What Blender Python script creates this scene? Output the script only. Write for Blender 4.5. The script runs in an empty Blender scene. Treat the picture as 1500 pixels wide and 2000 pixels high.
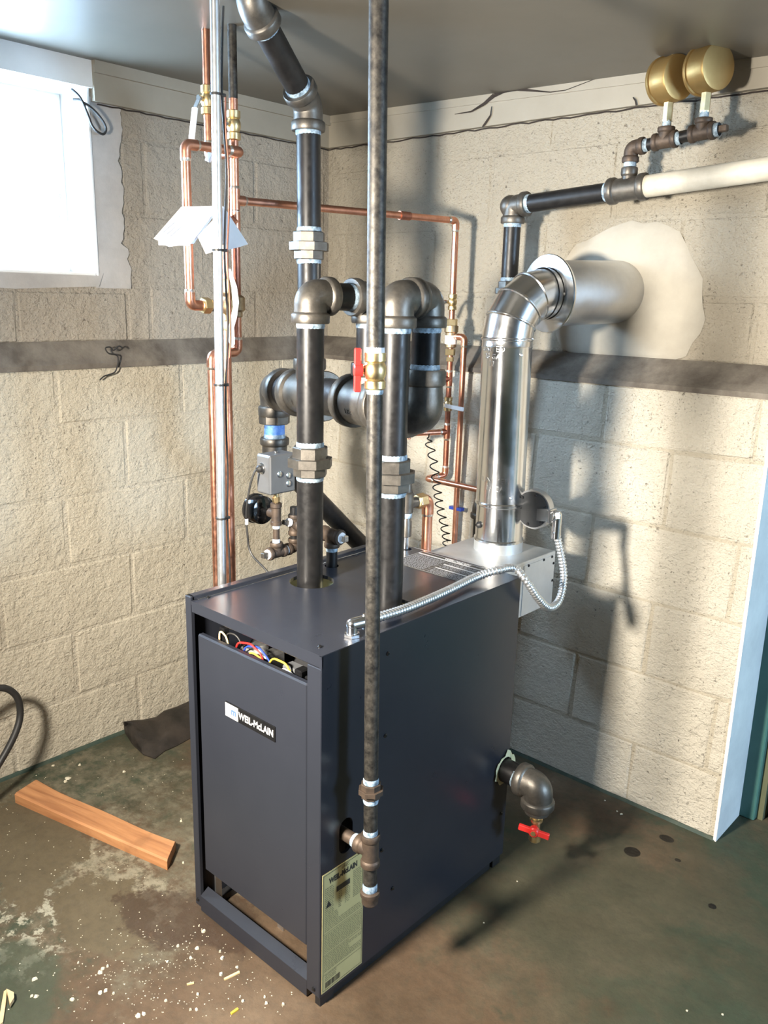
import bpy, math, random
from mathutils import Vector, Matrix
random.seed(7)
V = Vector
# ------------------------------------------------------------------ camera
FPX = 1650.0
CAM = V((0, 0, 1.7))     # working units; everything is brought to metres by S
S = .82
def cam_axes(yaw, pitch, roll):
    f = V((math.sin(yaw)*math.cos(pitch), math.cos(yaw)*math.cos(pitch), math.sin(pitch)))
    r = V((math.cos(yaw), -math.sin(yaw), 0)); u = r.cross(f)
    return math.cos(roll)*r+math.sin(roll)*u, -math.sin(roll)*r+math.cos(roll)*u, f
CR, CU, CF = cam_axes(math.radians(-41.997), math.radians(-14.215), math.radians(1.4296))
def ray(x, y): return CR*((x-750)/FPX) - CU*((y-1000)/FPX) + CF
def onX(x, y, X): r = ray(x, y); return CAM + r*(X/r.x)
def onY(x, y, Y): r = ray(x, y); return CAM + r*(Y/r.y)
def onZ(x, y, Z): r = ray(x, y); return CAM + r*((Z-CAM.z)/r.z)
scene = bpy.context.scene
col = scene.collection
cd = bpy.data.cameras.new('camera'); cam = bpy.data.objects.new('camera', cd); col.objects.link(cam)
cd.sensor_fit = 'VERTICAL'; cd.sensor_height = 24; cd.lens = 24*FPX/2000; cd.clip_start = 0.02
M = Matrix((CR, CU, -CF)).transposed().to_4x4(); M.translation = CAM*S; cam.matrix_world = M
scene.camera = cam
# ------------------------------------------------------------------ light
w = bpy.data.worlds.new('daylight'); scene.world = w; w.use_nodes = True
bg = w.node_tree.nodes['Background']; bg.inputs[0].default_value = (.50, .73, 1, 1); bg.inputs[1].default_value = 52
scene.view_settings.view_transform = 'Standard'; scene.view_settings.look = 'None'
scene.view_settings.exposure = 0.45; scene.view_settings.gamma = 1; scene.view_settings.use_curve_mapping = False
def lamp(name, kind, loc, target, energy, color, **k):
    l = bpy.data.lights.new(name, kind); l.energy = energy; l.color = color
    for a, b in k.items(): setattr(l, a, b)
    o = bpy.data.objects.new(name, l); col.objects.link(o); o.location = V(loc)*S
    o.rotation_euler = (V(target)-V(loc)).to_track_quat('-Z', 'Y').to_euler(); return o
# work lamp standing to the left of the photographer
lamp('work_lamp', 'SPOT', (-1.32, -.15, 1.68), (-1.0, 2.6, .55), 375, (1, .915, .79), spot_size=math.radians(140), spot_blend=1, shadow_soft_size=.085)
# sky-light portals of the two basement windows
WIN = dict(y0=.55, y1=1.60, z0=1.76, z1=2.36)
p = lamp('window_portal', 'AREA', (-3.07, (WIN['y0']+WIN['y1'])/2, (WIN['z0']+WIN['z1'])/2), (0, (WIN['y0']+WIN['y1'])/2, (WIN['z0']+WIN['z1'])/2), 1, (1, 1, 1), shape='RECTANGLE', size=1.05*S, size_y=.6*S)
p.data.cycles.is_portal = True
p = lamp('window_portal', 'AREA', (3.7, 2.2, 1.6), (0, 2.2, 1.6), 1, (1, 1, 1), shape='RECTANGLE', size=1.0*S, size_y=1.2*S)
p.data.cycles.is_portal = True

# ------------------------------------------------------------------ materials
def mat(name, base=(.5, .5, .5), rough=.5, metal=0., spec=.5):
    m = bpy.data.materials.new(name); m.use_nodes = True
    b = m.node_tree.nodes['Principled BSDF']
    b.inputs['Base Color'].default_value = (*base, 1); b.inputs['Roughness'].default_value = rough
    b.inputs['Metallic'].default_value = metal; b.inputs['Specular IOR Level'].default_value = spec
    return m, m.node_tree, b
class NT:
    def __init__(s, nt): s.nt = nt; s.n = nt.nodes; s.l = nt.links
    def new(s, t, **k):
        n = s.n.new(t)
        for a, b in k.items(): setattr(n, a, b)
        return n
    def set(s, sock, v):
        if hasattr(v, 'is_output'): s.l.new(v, sock)
        else: sock.default_value = v
    def coord(s, kind='Object'):
        return s.new('ShaderNodeTexCoord').outputs[kind]
    def geo(s): return s.mapped(s.new('ShaderNodeNewGeometry').outputs['Position'], (1/S, 1/S, 1/S))
    def noise(s, v, scale, detail=6, rough=.6, dist=0):
        n = s.new('ShaderNodeTexNoise'); s.l.new(v, n.inputs['Vector']); n.inputs['Scale'].default_value = scale
        n.inputs['Detail'].default_value = detail; n.inputs['Roughness'].default_value = rough; n.inputs['Distortion'].default_value = dist
        return n.outputs['Fac']
    def voro(s, v, scale, feat='F1'):
        n = s.new('ShaderNodeTexVoronoi'); n.feature = feat; s.l.new(v, n.inputs['Vector']); n.inputs['Scale'].default_value = scale
        return n.outputs['Distance']
    def ramp(s, f, stops):
        n = s.new('ShaderNodeValToRGB'); s.l.new(f, n.inputs[0]); e = n.color_ramp.elements
        while len(e) < len(stops): e.new(.5)
        for a, (p, c) in zip(e, stops):
            a.position = p; a.color = (*c, 1) if isinstance(c, (tuple, list)) else (c, c, c, 1)
        return n.outputs[0]
    def mix(s, f, a, b, mode='MIX'):
        n = s.new('ShaderNodeMix', data_type='RGBA', blend_type=mode); s.set(n.inputs[0], f)
        for i, v in ((6, a), (7, b)):
            if isinstance(v, tuple): v = (*v, 1)
            s.set(n.inputs[i], v)
        return n.outputs[2]
    def math(s, op, a, b=0., c=None, clamp=False):
        n = s.new('ShaderNodeMath', operation=op); n.use_clamp = clamp; s.set(n.inputs[0], a); s.set(n.inputs[1], b)
        if c is not None: s.set(n.inputs[2], c)
        return n.outputs[0]
    def bump(s, h, strength, dist, prev=None):
        n = s.new('ShaderNodeBump'); s.l.new(h, n.inputs['Height']); n.inputs['Strength'].default_value = strength; n.inputs['Distance'].default_value = dist
        if prev: s.l.new(prev, n.inputs['Normal'])
        return n.outputs[0]
    def mapped(s, v, scale=(1, 1, 1), loc=(0, 0, 0), rot=(0, 0, 0)):
        n = s.new('ShaderNodeMapping'); s.l.new(v, n.inputs[0]); n.inputs['Scale'].default_value = scale; n.inputs['Location'].default_value = loc; n.inputs['Rotation'].default_value = rot
        return n.outputs[0]

def simple(name, c1, c2, rough, metal=0., scale=12, r2=None, bump=0., spec=.5):
    m, nt, b = mat(name, c1, rough, metal, spec); t = NT(nt); g = t.geo()
    n = t.noise(g, scale, 8, .65)
    t.l.new(t.ramp(n, [(.35, c1), (.68, c2)]), b.inputs['Base Color'])
    if r2 is not None:
        q = t.noise(g, scale*2.3, 5); t.l.new(t.ramp(q, [(.3, rough), (.7, r2)]), b.inputs['Roughness'])
    if bump: t.l.new(t.bump(t.noise(g, scale*14, 4), bump, .002), b.inputs['Normal'])
    return m
def wallpaint(name, paint, dark, bare, stain=.5, bscale=1.0, upper=False):
    m, nt, b = mat(name, paint, .8); t = NT(nt); g = t.geo()
    big = t.noise(g, 1.6, 8, .62)
    c = t.mix(t.ramp(big, [(.42, 0.), (.72, stain)]), paint, dark)
    streak = t.noise(t.mapped(g, (7, 7, 1.1)), 1.0, 5, .6)
    c = t.mix(t.ramp(streak, [(.55, 0.), (.78, .35*stain)]), c, dark)
    wv = t.new('ShaderNodeVectorMath', operation='MULTIPLY_ADD'); nz = t.new('ShaderNodeTexNoise'); t.l.new(g, nz.inputs['Vector']); nz.inputs['Scale'].default_value = 45; nz.inputs['Detail'].default_value = 4; t.l.new(nz.outputs['Color'], wv.inputs[0]); wv.inputs[1].default_value = (.03, .03, .03); t.l.new(g, wv.inputs[2])
    pits = t.math('MINIMUM', t.voro(wv.outputs[0], 34*bscale), t.math('MULTIPLY', t.voro(wv.outputs[0], 90*bscale), .8)); pm = t.noise(g, 6, 7, .7)
    pit = t.math('MULTIPLY', t.ramp(pits, [(.05, 1.), (.17, 0.)]), t.ramp(pm, [(.45, 0.), (.60, 1.)]))
    c = t.mix(t.math('MULTIPLY', pit, .75), c, bare)
    flake = t.ramp(t.noise(g, 13, 10, .72), [(.66, 0.), (.72, .55)])
    c = t.mix(flake, c, dark)
    t.l.new(c, b.inputs['Base Color'])
    h1 = t.noise(g, 26, 8, .62); h2 = t.noise(t.mapped(g, (1, 1, 1.6)), 85, 5, .6)
    n1 = t.bump(h1, .8, .022); n2 = t.bump(h2, .7, .010, n1)
    n3 = t.bump(t.math('SUBTRACT', 1.0, pit), .6, .006, n2)
    t.l.new(n3, b.inputs['Normal'])
    return m
MT = {}
MT['paint_low'] = wallpaint('cream block paint', (.60, .545, .435), (.46, .405, .31), (.16, .13, .10), .6)
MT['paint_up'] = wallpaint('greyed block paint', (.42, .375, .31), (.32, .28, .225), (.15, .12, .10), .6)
MT['paint_back'] = wallpaint('off white block paint', (.66, .62, .53), (.46, .415, .335), (.12, .10, .08), .65)
MT['paint_back_dim'] = wallpaint('dimmed off white block paint', (.42, .38, .305), (.30, .26, .20), (.12, .10, .08), .65)  # back wall paint darkened so its colour carries the weaker lamp light higher up
MT['mortar'] = wallpaint('painted mortar', (.57, .52, .42), (.41, .36, .28), (.12, .10, .08), .7)
MT['ledge'] = simple('dirty ledge concrete', (.085, .072, .06), (.20, .178, .15), .9, 0, 9, bump=.5)
MT['plaster'] = simple('grey plaster', (.34, .315, .265), (.43, .40, .34), .75, 0, 5, bump=.15)
MT['plaster_grey'] = simple('patched mortar', (.36, .345, .33), (.46, .44, .42), .85, 0, 7, bump=.3)
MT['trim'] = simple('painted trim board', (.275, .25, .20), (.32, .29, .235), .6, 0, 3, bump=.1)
MT['white'] = simple('white window paint', (.86, .88, .88), (.80, .82, .82), .5, 0, 6)
MT['endwhite'] = simple('white painted wall end', (.80, .80, .79), (.66, .66, .66), .6, 0, 6, bump=.4)
MT['ceil'] = simple('grey ceiling paint', (.108, .098, .080), (.135, .122, .100), .42, 0, 1.5, bump=.02)
MT['green'] = simple('green door paint', (.045, .13, .115), (.06, .16, .14), .45, 0, 8)
MT['footgreen'] = simple('dark green floor paint edge', (.018, .042, .034), (.05, .065, .045), .7, 0, 30)
MT['olive'] = simple('olive door stop', (.10, .11, .06), (.13, .13, .07), .6, 0, 8)
MT['void'] = simple('dark recess', (.012, .012, .012), (.02, .02, .02), .9, 0, 8)
MT['darkwall'] = wallpaint('bare grey wall', (.20, .185, .165), (.13, .12, .105), (.08, .07, .06), .6)
MT['crack'] = simple('open crack', (.02, .015, .012), (.04, .03, .025), .95, 0, 20)
MT['pipe'] = simple('black steel pipe', (.008, .008, .0088), (.019, .018, .018), .31, .2, 22, .5)
MT['oldpipe'] = simple('worn black gas pipe', (.016, .015, .014), (.075, .068, .058), .36, .5, 60, .6, .15)
MT['iron'] = simple('malleable iron', (.10, .092, .082), (.17, .155, .135), .38, .75, 30, .5, .12)
MT['irond'] = simple('rusty iron', (.060, .045, .036), (.11, .078, .056), .5, .5, 40, .6, .15)
MT['dope'] = simple('pipe thread sealant', (.08, .12, .16), (.50, .64, .76), .55, 0, 70)
MT['bluetape'] = simple('blue sealant', (.06, .22, .75), (.25, .45, .85), .5, 0, 90)
MT['galv'] = simple('galvanised sheet', (.72, .73, .74), (.82, .83, .84), .16, 1, 9, .26)
MT['galvd'] = simple('dull galvanised sheet', (.56, .56, .56), (.66, .66, .65), .38, 1, 9, .5)
MT['hood'] = simple('aluminised draft hood', (.58, .60, .61), (.68, .70, .71), .42, .75, 7, .5)
MT['chrome'] = simple('zinc fitting', (.75, .76, .77), (.85, .85, .86), .2, 1, 30)
MT['emt'] = simple('conduit zinc', (.66, .68, .70), (.78, .80, .82), .3, .9, 30, .4)
MT['copper'] = simple('copper', (.74, .37, .25), (.56, .25, .16), .28, 1, 26, .42)
MT['copperd'] = simple('tarnished copper', (.45, .19, .12), (.26, .11, .08), .36, 1, 30, .5)
MT['solder'] = simple('solder', (.75, .70, .62), (.85, .80, .74), .3, 1, 30)
MT['brass'] = simple('brass', (.76, .60, .34), (.66, .49, .25), .30, 1, 30, .4)
MT['bronze'] = simple('cast bronze', (.52, .40, .25), (.40, .28, .17), .4, 1, 30, .5)
MT['gold'] = simple('gold painted metal', (.34, .225, .085), (.38, .255, .10), .42, .75, 20)
MT['boiler'] = simple('boiler enamel', (.0195, .0220, .0300), (.022, .0245, .0330), .27, 0, 4, .33)
MT['black'] = simple('black paint', (.010, .010, .011), (.016, .016, .017), .5, 0, 20)
MT['blackgloss'] = simple('black gloss', (.008, .008, .009), (.012, .012, .012), .12, 0, 20)
MT['rubber'] = simple('black rubber', (.016, .016, .016), (.026, .025, .024), .5, 0, 20)
MT['greybox'] = simple('grey enamel box', (.115, .12, .128), (.13, .135, .142), .35, .2, 20)
MT['darkgrey'] = simple('dark grey cast metal', (.045, .048, .052), (.06, .063, .067), .4, .2, 20)
MT['red'] = simple('red plastic', (.62, .03, .025), (.55, .02, .02), .3, 0, 20)
MT['yellow'] = simple('yellow label', (.52, .44, .20), (.56, .47, .22), .5, 0, 20)
MT['print'] = simple('label print', (.03, .028, .022), (.05, .045, .035), .6, 0, 20)
MT['fine'] = simple('fine label print', (.20, .17, .085), (.28, .24, .115), .6, 0, 150)
MT['paper'] = simple('white paper', (.82, .83, .86), (.88, .88, .9), .7, 0, 20)
MT['ink'] = simple('grey printed text', (.35, .35, .38), (.5, .5, .52), .7, 0, 60)
MT['plastic'] = simple('clear white plastic', (.72, .78, .86), (.80, .84, .9), .25, 0, 20)
MT['wblue'] = simple('blue wire', (.02, .05, .30), (.02, .05, .30), .4)
MT['wyellow'] = simple('yellow wire', (.75, .5, .05), (.75, .5, .05), .4)
MT['whitepipe'] = simple('white painted main', (.60, .56, .47), (.46, .42, .34), .55, 0, 10, bump=.15)
MT['insul'] = simple('yellow insulation', (.62, .58, .33), (.75, .72, .5), .9, 0, 30, bump=.5)
MT['logo'] = simple('badge blue', (.05, .12, .5), (.05, .12, .5), .4)
MT['badgewhite'] = simple('badge white', (.55, .55, .55), (.55, .55, .55), .4)
MT['rag'] = simple('dirty black sheet', (.007, .006, .0055), (.034, .026, .021), .42, 0, 9, .6, .35)
MT['chip'] = simple('pale paint chip', (.50, .45, .33), (.66, .61, .48), .8, 0, 40)
MT['straw'] = simple('pale wood splinter', (.70, .50, .22), (.80, .62, .33), .8, 0, 40)
MT['cardboard'] = simple('torn cardboard', (.55, .38, .20), (.66, .48, .27), .85, 0, 30)
# wood
m, nt, b = mat('reddish pine', (.5, .25, .1), .6); t = NT(nt); g = t.coord('Object')
gr = t.noise(t.mapped(g, (1.5, 18, 18)), 2.2, 8, .6, .4)
c = t.ramp(gr, [(.3, (.25, .10, .04)), (.52, (.40, .185, .078)), (.75, (.52, .265, .12))])
c = t.mix(t.ramp(t.noise(g, 9, 4), [(.62, 0.), (.72, .4)]), c, (.2, .09, .04))
t.l.new(c, b.inputs['Base Color']); t.l.new(t.bump(gr, .3, .003), b.inputs['Normal']); MT['wood'] = m
# glass
m, nt, b = mat('window glass', (.9, .95, 1), .05); t = NT(nt)
tr = t.new('ShaderNodeBsdfTransparent'); gl = t.new('ShaderNodeBsdfGlossy'); gl.inputs['Roughness'].default_value = .03
mx = t.new('ShaderNodeMixShader'); mx.inputs[0].default_value = .06; t.l.new(tr.outputs[0], mx.inputs[1]); t.l.new(gl.outputs[0], mx.inputs[2])
t.l.new(mx.outputs[0], nt.nodes['Material Output'].inputs['Surface']); MT['glass'] = m
# floor: worn green paint on concrete, brown bare areas, damp patches
m, nt, b = mat('worn painted concrete floor', (.1, .1, .08), .6, 0., .18); t = NT(nt); g = t.geo()
warp = t.math('SUBTRACT', t.noise(g, 7.5, 10, .72), .5); fine = t.noise(g, 38, 8, .7)
def blob(px, py, rx, ry, ang, soft=.25, wamp=2.6):
    c = onZ(px, py, 0)
    q = t.mapped(g, (1, 1, 0), (-c.x, -c.y, 0)); q = t.mapped(q, (1, 1, 1), rot=(0, 0, -math.radians(ang))); q = t.mapped(q, (1/rx, 1/ry, 1))
    n = t.new('ShaderNodeVectorMath', operation='LENGTH'); t.l.new(q, n.inputs[0])
    d = t.math('ADD', n.outputs['Value'], t.math('MULTIPLY', warp, wamp))
    mr = t.new('ShaderNodeMapRange', interpolation_type='SMOOTHSTEP'); t.l.new(d, mr.inputs[0])
    mr.inputs[1].default_value = 1+soft/2; mr.inputs[2].default_value = 1-soft/2; return mr.outputs[0]
greenc = t.ramp(t.noise(g, 4, 8, .65), [(.3, (0.0306, 0.0425, 0.0272)), (.55, (0.0476, 0.0603, 0.0399)), (.75, (0.0748, 0.0731, 0.0510))])
brown = t.ramp(t.noise(g, 3.2, 8, .66), [(.28, (0.0510, 0.0314, 0.0187)), (.52, (0.1037, 0.0680, 0.0425)), (.76, (0.1658, 0.1173, 0.0765))])
grey = t.ramp(t.noise(g, 9, 9, .7), [(.3, (0.0875, 0.0784, 0.0525)), (.6, (0.1540, 0.1365, 0.0966)), (.8, (0.3450, 0.3150, 0.2400))])
tan = t.ramp(t.noise(g, 5, 6, .6), [(.3, (0.0880, 0.0704, 0.0440)), (.7, (0.1183, 0.0946, 0.0594))])
c = t.mix(t.ramp(t.noise(g, 1.9, 8, .66), [(.46, 0.), (.60, .85)]), greenc, brown)
for a in [(520, 1900, .95, .42, 10, .5), (900, 1790, .55, .30, 40, .7), (1180, 1640, .55, .22, -10, .8)]: c = t.mix(t.math('MULTIPLY', blob(*a), .9), c, brown)
c = t.mix(t.math('MULTIPLY', blob(1300, 1850, .75, .42, 0, .8), .6), c, greenc)
sp = t.math('MULTIPLY', blob(190, 1620, .62, .40, -10, .5), t.ramp(t.noise(g, 17, 10, .74), [(.40, 0.), (.58, 1.)]))
c = t.mix(sp, c, grey)
sp3 = t.math('MULTIPLY', blob(215, 1715, .30, .11, 5, .4), t.ramp(t.noise(g, 26, 10, .75), [(.44, 0.), (.55, 1.)]))
c = t.mix(t.math('MULTIPLY', sp3, .85), c, (0.2475, 0.2213, 0.1613))
sp2 = t.math('MULTIPLY', blob(30, 1800, .20, .16, 0, .6), t.ramp(t.noise(g, 24, 8, .7), [(.5, 0.), (.56, 1.)]))
c = t.mix(sp2, c, (0.3150, 0.3000, 0.2325))
c = t.mix(t.math('MULTIPLY', blob(15, 1930, .16, .13, 0, .5), .8), c, greenc)
tm = t.math('MAXIMUM', blob(60, 1640, .30, .17, -25, .12, 2.2), blob(195, 1785, .19, .125, -10, .12, 2.2))
c = t.mix(tm, c, tan)
damp = t.math('MAXIMUM', blob(325, 1790, .17, .09, 20, .2, 2.6), blob(420, 1800, .16, .10, 0, .3, 2.6))
c = t.mix(t.math('MULTIPLY', damp, .8), c, (.05, .032, .022))
spots = t.math('MAXIMUM', t.math('MAXIMUM', blob(1236, 1664, .026, .026, 0, .1, .9), blob(1302, 1638, .024, .018, 0, .1, .6)), t.math('MAXIMUM', blob(1324, 1680, .010, .008, 0, .1, .4), blob(1391, 1770, .012, .012, 0, .2, 1.0)))
c = t.mix(t.math('MULTIPLY', spots, .97), c, (.007, .0055, .0045))
c = t.mix(t.ramp(fine, [(.3, .35), (.55, 0.)]), c, (.04, .035, .027))
t.l.new(c, b.inputs['Base Color'])
rr = t.mix(t.math('MULTIPLY', t.math('MAXIMUM', damp, spots), .8), t.ramp(t.noise(g, 6, 5), [(.35, .5), (.7, .72)]), (.28, .28, .28)); t.l.new(rr, b.inputs['Roughness'])
hh = t.math('SUBTRACT', t.math('MULTIPLY', t.noise(g, 22, 8, .68), 1.0), t.math('MULTIPLY', tm, .0))
t.l.new(t.bump(hh, .28, .012), b.inputs['Normal']); MT['floor'] = m

# ------------------------------------------------------------------ mesh tools
WL = {}
def frame(d, up=None):
    d = d.normalized(); u = V((0, 0, 1)) if up is None else V(up)
    if abs(d.dot(u)) > .98: u = V((1, 0, 0))
    x = u.cross(d).normalized(); return x, d.cross(x).normalized(), d
class MB:
    def __init__(s): s.v = []; s.f = []; s.sm = []
    def add(s, vs, fs, smooth=True):
        o = len(s.v); s.v += [V(q) for q in vs]; s.f += [tuple(i+o for i in f) for f in fs]; s.sm += [smooth]*len(fs); return s
    def box(s, a, b, bev=0.):
        (x0, y0, z0), (x1, y1, z1) = a, b
        if x0 > x1: x0, x1 = x1, x0
        if y0 > y1: y0, y1 = y1, y0
        if z0 > z1: z0, z1 = z1, z0
        if not bev:
            vs = [(x, y, z) for z in (z0, z1) for y in (y0, y1) for x in (x0, x1)]
            return s.add(vs, [(0, 2, 3, 1), (4, 5, 7, 6), (0, 1, 5, 4), (2, 6, 7, 3), (0, 4, 6, 2), (1, 3, 7, 5)], False)
        C = V(((x0+x1)/2, (y0+y1)/2, (z0+z1)/2)); h = V(((x1-x0)/2, (y1-y0)/2, (z1-z0)/2))
        return s.obox(C, V((1, 0, 0)), V((0, 1, 0)), V((0, 0, 1)), h, bev)
    def obox(s, C, X, Y, Z, h, bev=0.002):
        # chamfered oriented box: 24 verts
        b = min(bev, h[0]*.9, h[1]*.9, h[2]*.9); idx = {}; vs = []
        for sx in (-1, 1):
            for sy in (-1, 1):
                for sz in (-1, 1):
                    for k in range(3):
                        q = [h[0]-b, h[1]-b, h[2]-b]; q[k] = h[k]
                        idx[(sx, sy, sz, k)] = len(vs); vs.append(C+X*(sx*q[0])+Y*(sy*q[1])+Z*(sz*q[2]))
        fs = []
        I = lambda a, k: idx[(*a, k)]
        for k in range(3):
            i, j = [q for q in range(3) if q != k]
            for sg in (-1, 1):
                def sgn(a, c_):
                    t_ = [0, 0, 0]; t_[k] = sg; t_[i] = a; t_[j] = c_; return t_
                q = [I(sgn(-1, -1), k), I(sgn(1, -1), k), I(sgn(1, 1), k), I(sgn(-1, 1), k)]
                fs.append(tuple(q))
        for k in range(3):   # edges along axis k
            i, j = [q for q in range(3) if q != k]
            for a in (-1, 1):
                for c_ in (-1, 1):
                    s0 = [0, 0, 0]; s0[k] = -1; s0[i] = a; s0[j] = c_; s1 = list(s0); s1[k] = 1
                    fs.append((I(s0, i), I(s1, i), I(s1, j), I(s0, j)))
        for sx in (-1, 1):
            for sy in (-1, 1):
                for sz in (-1, 1): fs.append(tuple(idx[(sx, sy, sz, k)] for k in range(3)))
        return s.add(vs, fs, False)
    def lathe(s, P, d, prof, seg=28, smooth=True, up=None, caps=True, rot=0.):
        # prof: (radius, height along d)
        x, y, d = frame(V(d), up); vs = []; fs = []
        for r, h in prof:
            for k in range(seg):
                a = 2*math.pi*k/seg+rot; vs.append(V(P)+d*h+x*(r*math.cos(a))+y*(r*math.sin(a)))
        for i in range(len(prof)-1):
            for k in range(seg):
                k2 = (k+1) % seg; fs.append((i*seg+k, i*seg+k2, (i+1)*seg+k2, (i+1)*seg+k))
        if caps:
            fs.append(tuple(range(seg-1, -1, -1))); n = len(prof)-1; fs.append(tuple(n*seg+k for k in range(seg)))
        return s.add(vs, fs, smooth)
    def cyl(s, a, b, r, seg=24, r2=None):
        a, b = V(a), V(b); L = (b-a).length
        return s.lathe(a, b-a, [(r, 0), (r if r2 is None else r2, L)], seg)
    def hexa(s, a, b, r, n=6, ch=.08):
        a, b = V(a), V(b); L = (b-a).length
        return s.lathe(a, b-a, [(r*.93, 0), (r, L*ch), (r, L*(1-ch)), (r*.93, L)], n, False, rot=.3)
    def sweep(s, pts, r, seg=16, caps=True):
        pts = [V(q) for q in pts]; n = len(pts); rs = r if isinstance(r, (list, tuple)) else [r]*n
        t0 = (pts[1]-pts[0]).normalized(); x, y, _ = frame(t0); vs = []; fs = []
        for i, q in enumerate(pts):
            if i == 0: tg = t0
            elif i == n-1: tg = (pts[-1]-pts[-2]).normalized()
            else: tg = ((pts[i+1]-q).normalized()+(q-pts[i-1]).normalized()).normalized()
            x = (x-tg*x.dot(tg)).normalized(); y = tg.cross(x)
            for k in range(seg):
                a = 2*math.pi*k/seg; vs.append(q+x*(rs[i]*math.cos(a))+y*(rs[i]*math.sin(a)))
        for i in range(n-1):
            for k in range(seg):
                k2 = (k+1) % seg; fs.append((i*seg+k, i*seg+k2, (i+1)*seg+k2, (i+1)*seg+k))
        if caps: fs.append(tuple(range(seg-1, -1, -1))); fs.append(tuple((n-1)*seg+k for k in range(seg)))
        return s.add(vs, fs, True)
    def ball(s, C, r, seg=16, rings=10, sc=(1, 1, 1)):
        prof = [(max(1e-4, r*math.sin(math.pi*i/rings)), -r*math.cos(math.pi*i/rings)) for i in range(rings+1)]
        m0 = len(s.v); s.lathe((0, 0, 0), (0, 0, 1), prof, seg, caps=False)
        for i in range(m0, len(s.v)): q = s.v[i]; s.v[i] = V((q.x*sc[0], q.y*sc[1], q.z*sc[2]))+V(C)
        return s
    def poly(s, pts, n, th):
        n = V(n).normalized()*th; k = len(pts); pts = [V(q) for q in pts]
        vs = pts+[q+n for q in pts]; fs = [tuple(range(k-1, -1, -1)), tuple(range(k, 2*k))]
        fs += [(i, (i+1) % k, k+(i+1) % k, k+i) for i in range(k)]
        return s.add(vs, fs, False)
    def build(s, name, material, parent=None, loc=None, angle=35):
        if loc is None:
            if parent is not None: loc = WL[parent.name]
            else:
                xs = [q.x for q in s.v]; ys = [q.y for q in s.v]; zs = [q.z for q in s.v]
                loc = V(((min(xs)+max(xs))/2, (min(ys)+max(ys))/2, min(zs)))
        me = bpy.data.meshes.new(name); me.from_pydata([q-V(loc) for q in s.v], [], s.f)
        me.polygons.foreach_set('use_smooth', s.sm); me.update()
        me.materials.append(MT[material] if isinstance(material, str) else material)
        if any(s.sm): me.set_sharp_from_angle(angle=math.radians(angle))
        o = bpy.data.objects.new(name, me); col.objects.link(o)
        if parent is not None: o.parent = parent; o.location = V(loc)-WL[parent.name]
        else: o.location = loc
        WL[o.name] = V(loc); return o
def root(name, loc, label, cat, group=None):
    o = bpy.data.objects.new(name, None); col.objects.link(o); o.location = loc; o.empty_display_size = .05
    WL[o.name] = V(loc); return tag(o, label, cat, group)
def tag(o, label, cat=None, group=None):
    o['label'] = label
    if cat: o['category'] = cat
    if group: o['group'] = group
    return o
def struct(o): o['kind'] = 'structure'; return o
def fillet(pts, rad, n=8):
    pts = [V(q) for q in pts]; out = [pts[0]]
    for i in range(1, len(pts)-1):
        a, c, b_ = pts[i-1], pts[i], pts[i+1]; u = (a-c).normalized(); w_ = (b_-c).normalized()
        ang = u.angle(w_); L = min(rad/math.tan(ang/2), (a-c).length*.49, (b_-c).length*.49)
        p0, p1 = c+u*L, c+w_*L
        for k in range(n+1):
            q = k/n; out.append(p0*(1-q)**2+c*(2*q*(1-q))+p1*q*q)
    out.append(pts[-1]); return out
def text_mesh(txt, size, place, depth=.0006, align='CENTER', font_scale=1.0, bold=0.):
    cu = bpy.data.curves.new('t', 'FONT'); cu.body = txt; cu.size = size; cu.extrude = depth; cu.align_x = align; cu.align_y = 'CENTER'; cu.offset = bold
    cu.resolution_u = 3
    o = bpy.data.objects.new('t', cu); col.objects.link(o); dg = bpy.context.evaluated_depsgraph_get()
    me = o.evaluated_get(dg).to_mesh(); mb = MB()
    vs = [place(v.co.x*font_scale, v.co.y, v.co.z) for v in me.vertices]; fs = [tuple(p_.vertices) for p_ in me.polygons]
    mb.add(vs, fs, False); o.evaluated_get(dg).to_mesh_clear(); bpy.data.objects.remove(o); bpy.data.curves.remove(cu); return mb

# ---- threaded fittings (parts of a pipe run)
def seal(P, d, r, parent, material='dope', L=.013):
    P = V(P); d = V(d).normalized(); b_ = MB(); n = 18
    prof = [(r*.99, -.002), (r*1.045, .0), (r*1.05, L*.6), (r*.995, L)]
    b_.lathe(P, d, prof, 22, caps=False); return b_.build('thread_sealant', material, parent)
def pipe(a, b_, r, parent, material='pipe', name='pipe', seg=26):
    return MB().cyl(a, b_, r, seg).build(name, material, parent)
def elbow(C, a, b_, r, L, parent, material='iron', sealed=(1, 1), name='elbow', rb=None):
    """elbow: a, b_ are directions from the corner to the two openings"""
    C, a, b_ = V(C), V(a).normalized(), V(b_).normalized(); R = r*1.2; RA = r*1.22; rb = rb or r
    mb = MB(); cl = L*.36
    pts = fillet([C+a*(L-cl*.6), C, C+b_*(L-cl*.6)], L*.72, 10)
    n = len(pts); rs = [R+(rb*1.2-R)*i/(n-1) for i in range(n)]
    mb.sweep(pts, rs, 28)
    for d, q in ((a, r), (b_, rb)):
        mb.lathe(C+d*(L-cl), d, [(q*1.19, -.004), (q*1.36, 0), (q*1.40, cl*.12), (q*1.40, cl*.85), (q*1.34, cl), (q*1.02, cl)], 28, caps=False)
        mb.lathe(C+d*(L-cl*.05), d, [(q*1.03, 0), (q*1.03, .0005)], 28)
    o = mb.build(name, material, parent)
    for d, q, s_ in ((a, r, sealed[0]), (b_, rb, sealed[1])):
        if s_: seal(C+d*L, d, q, o)
    return o
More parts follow.
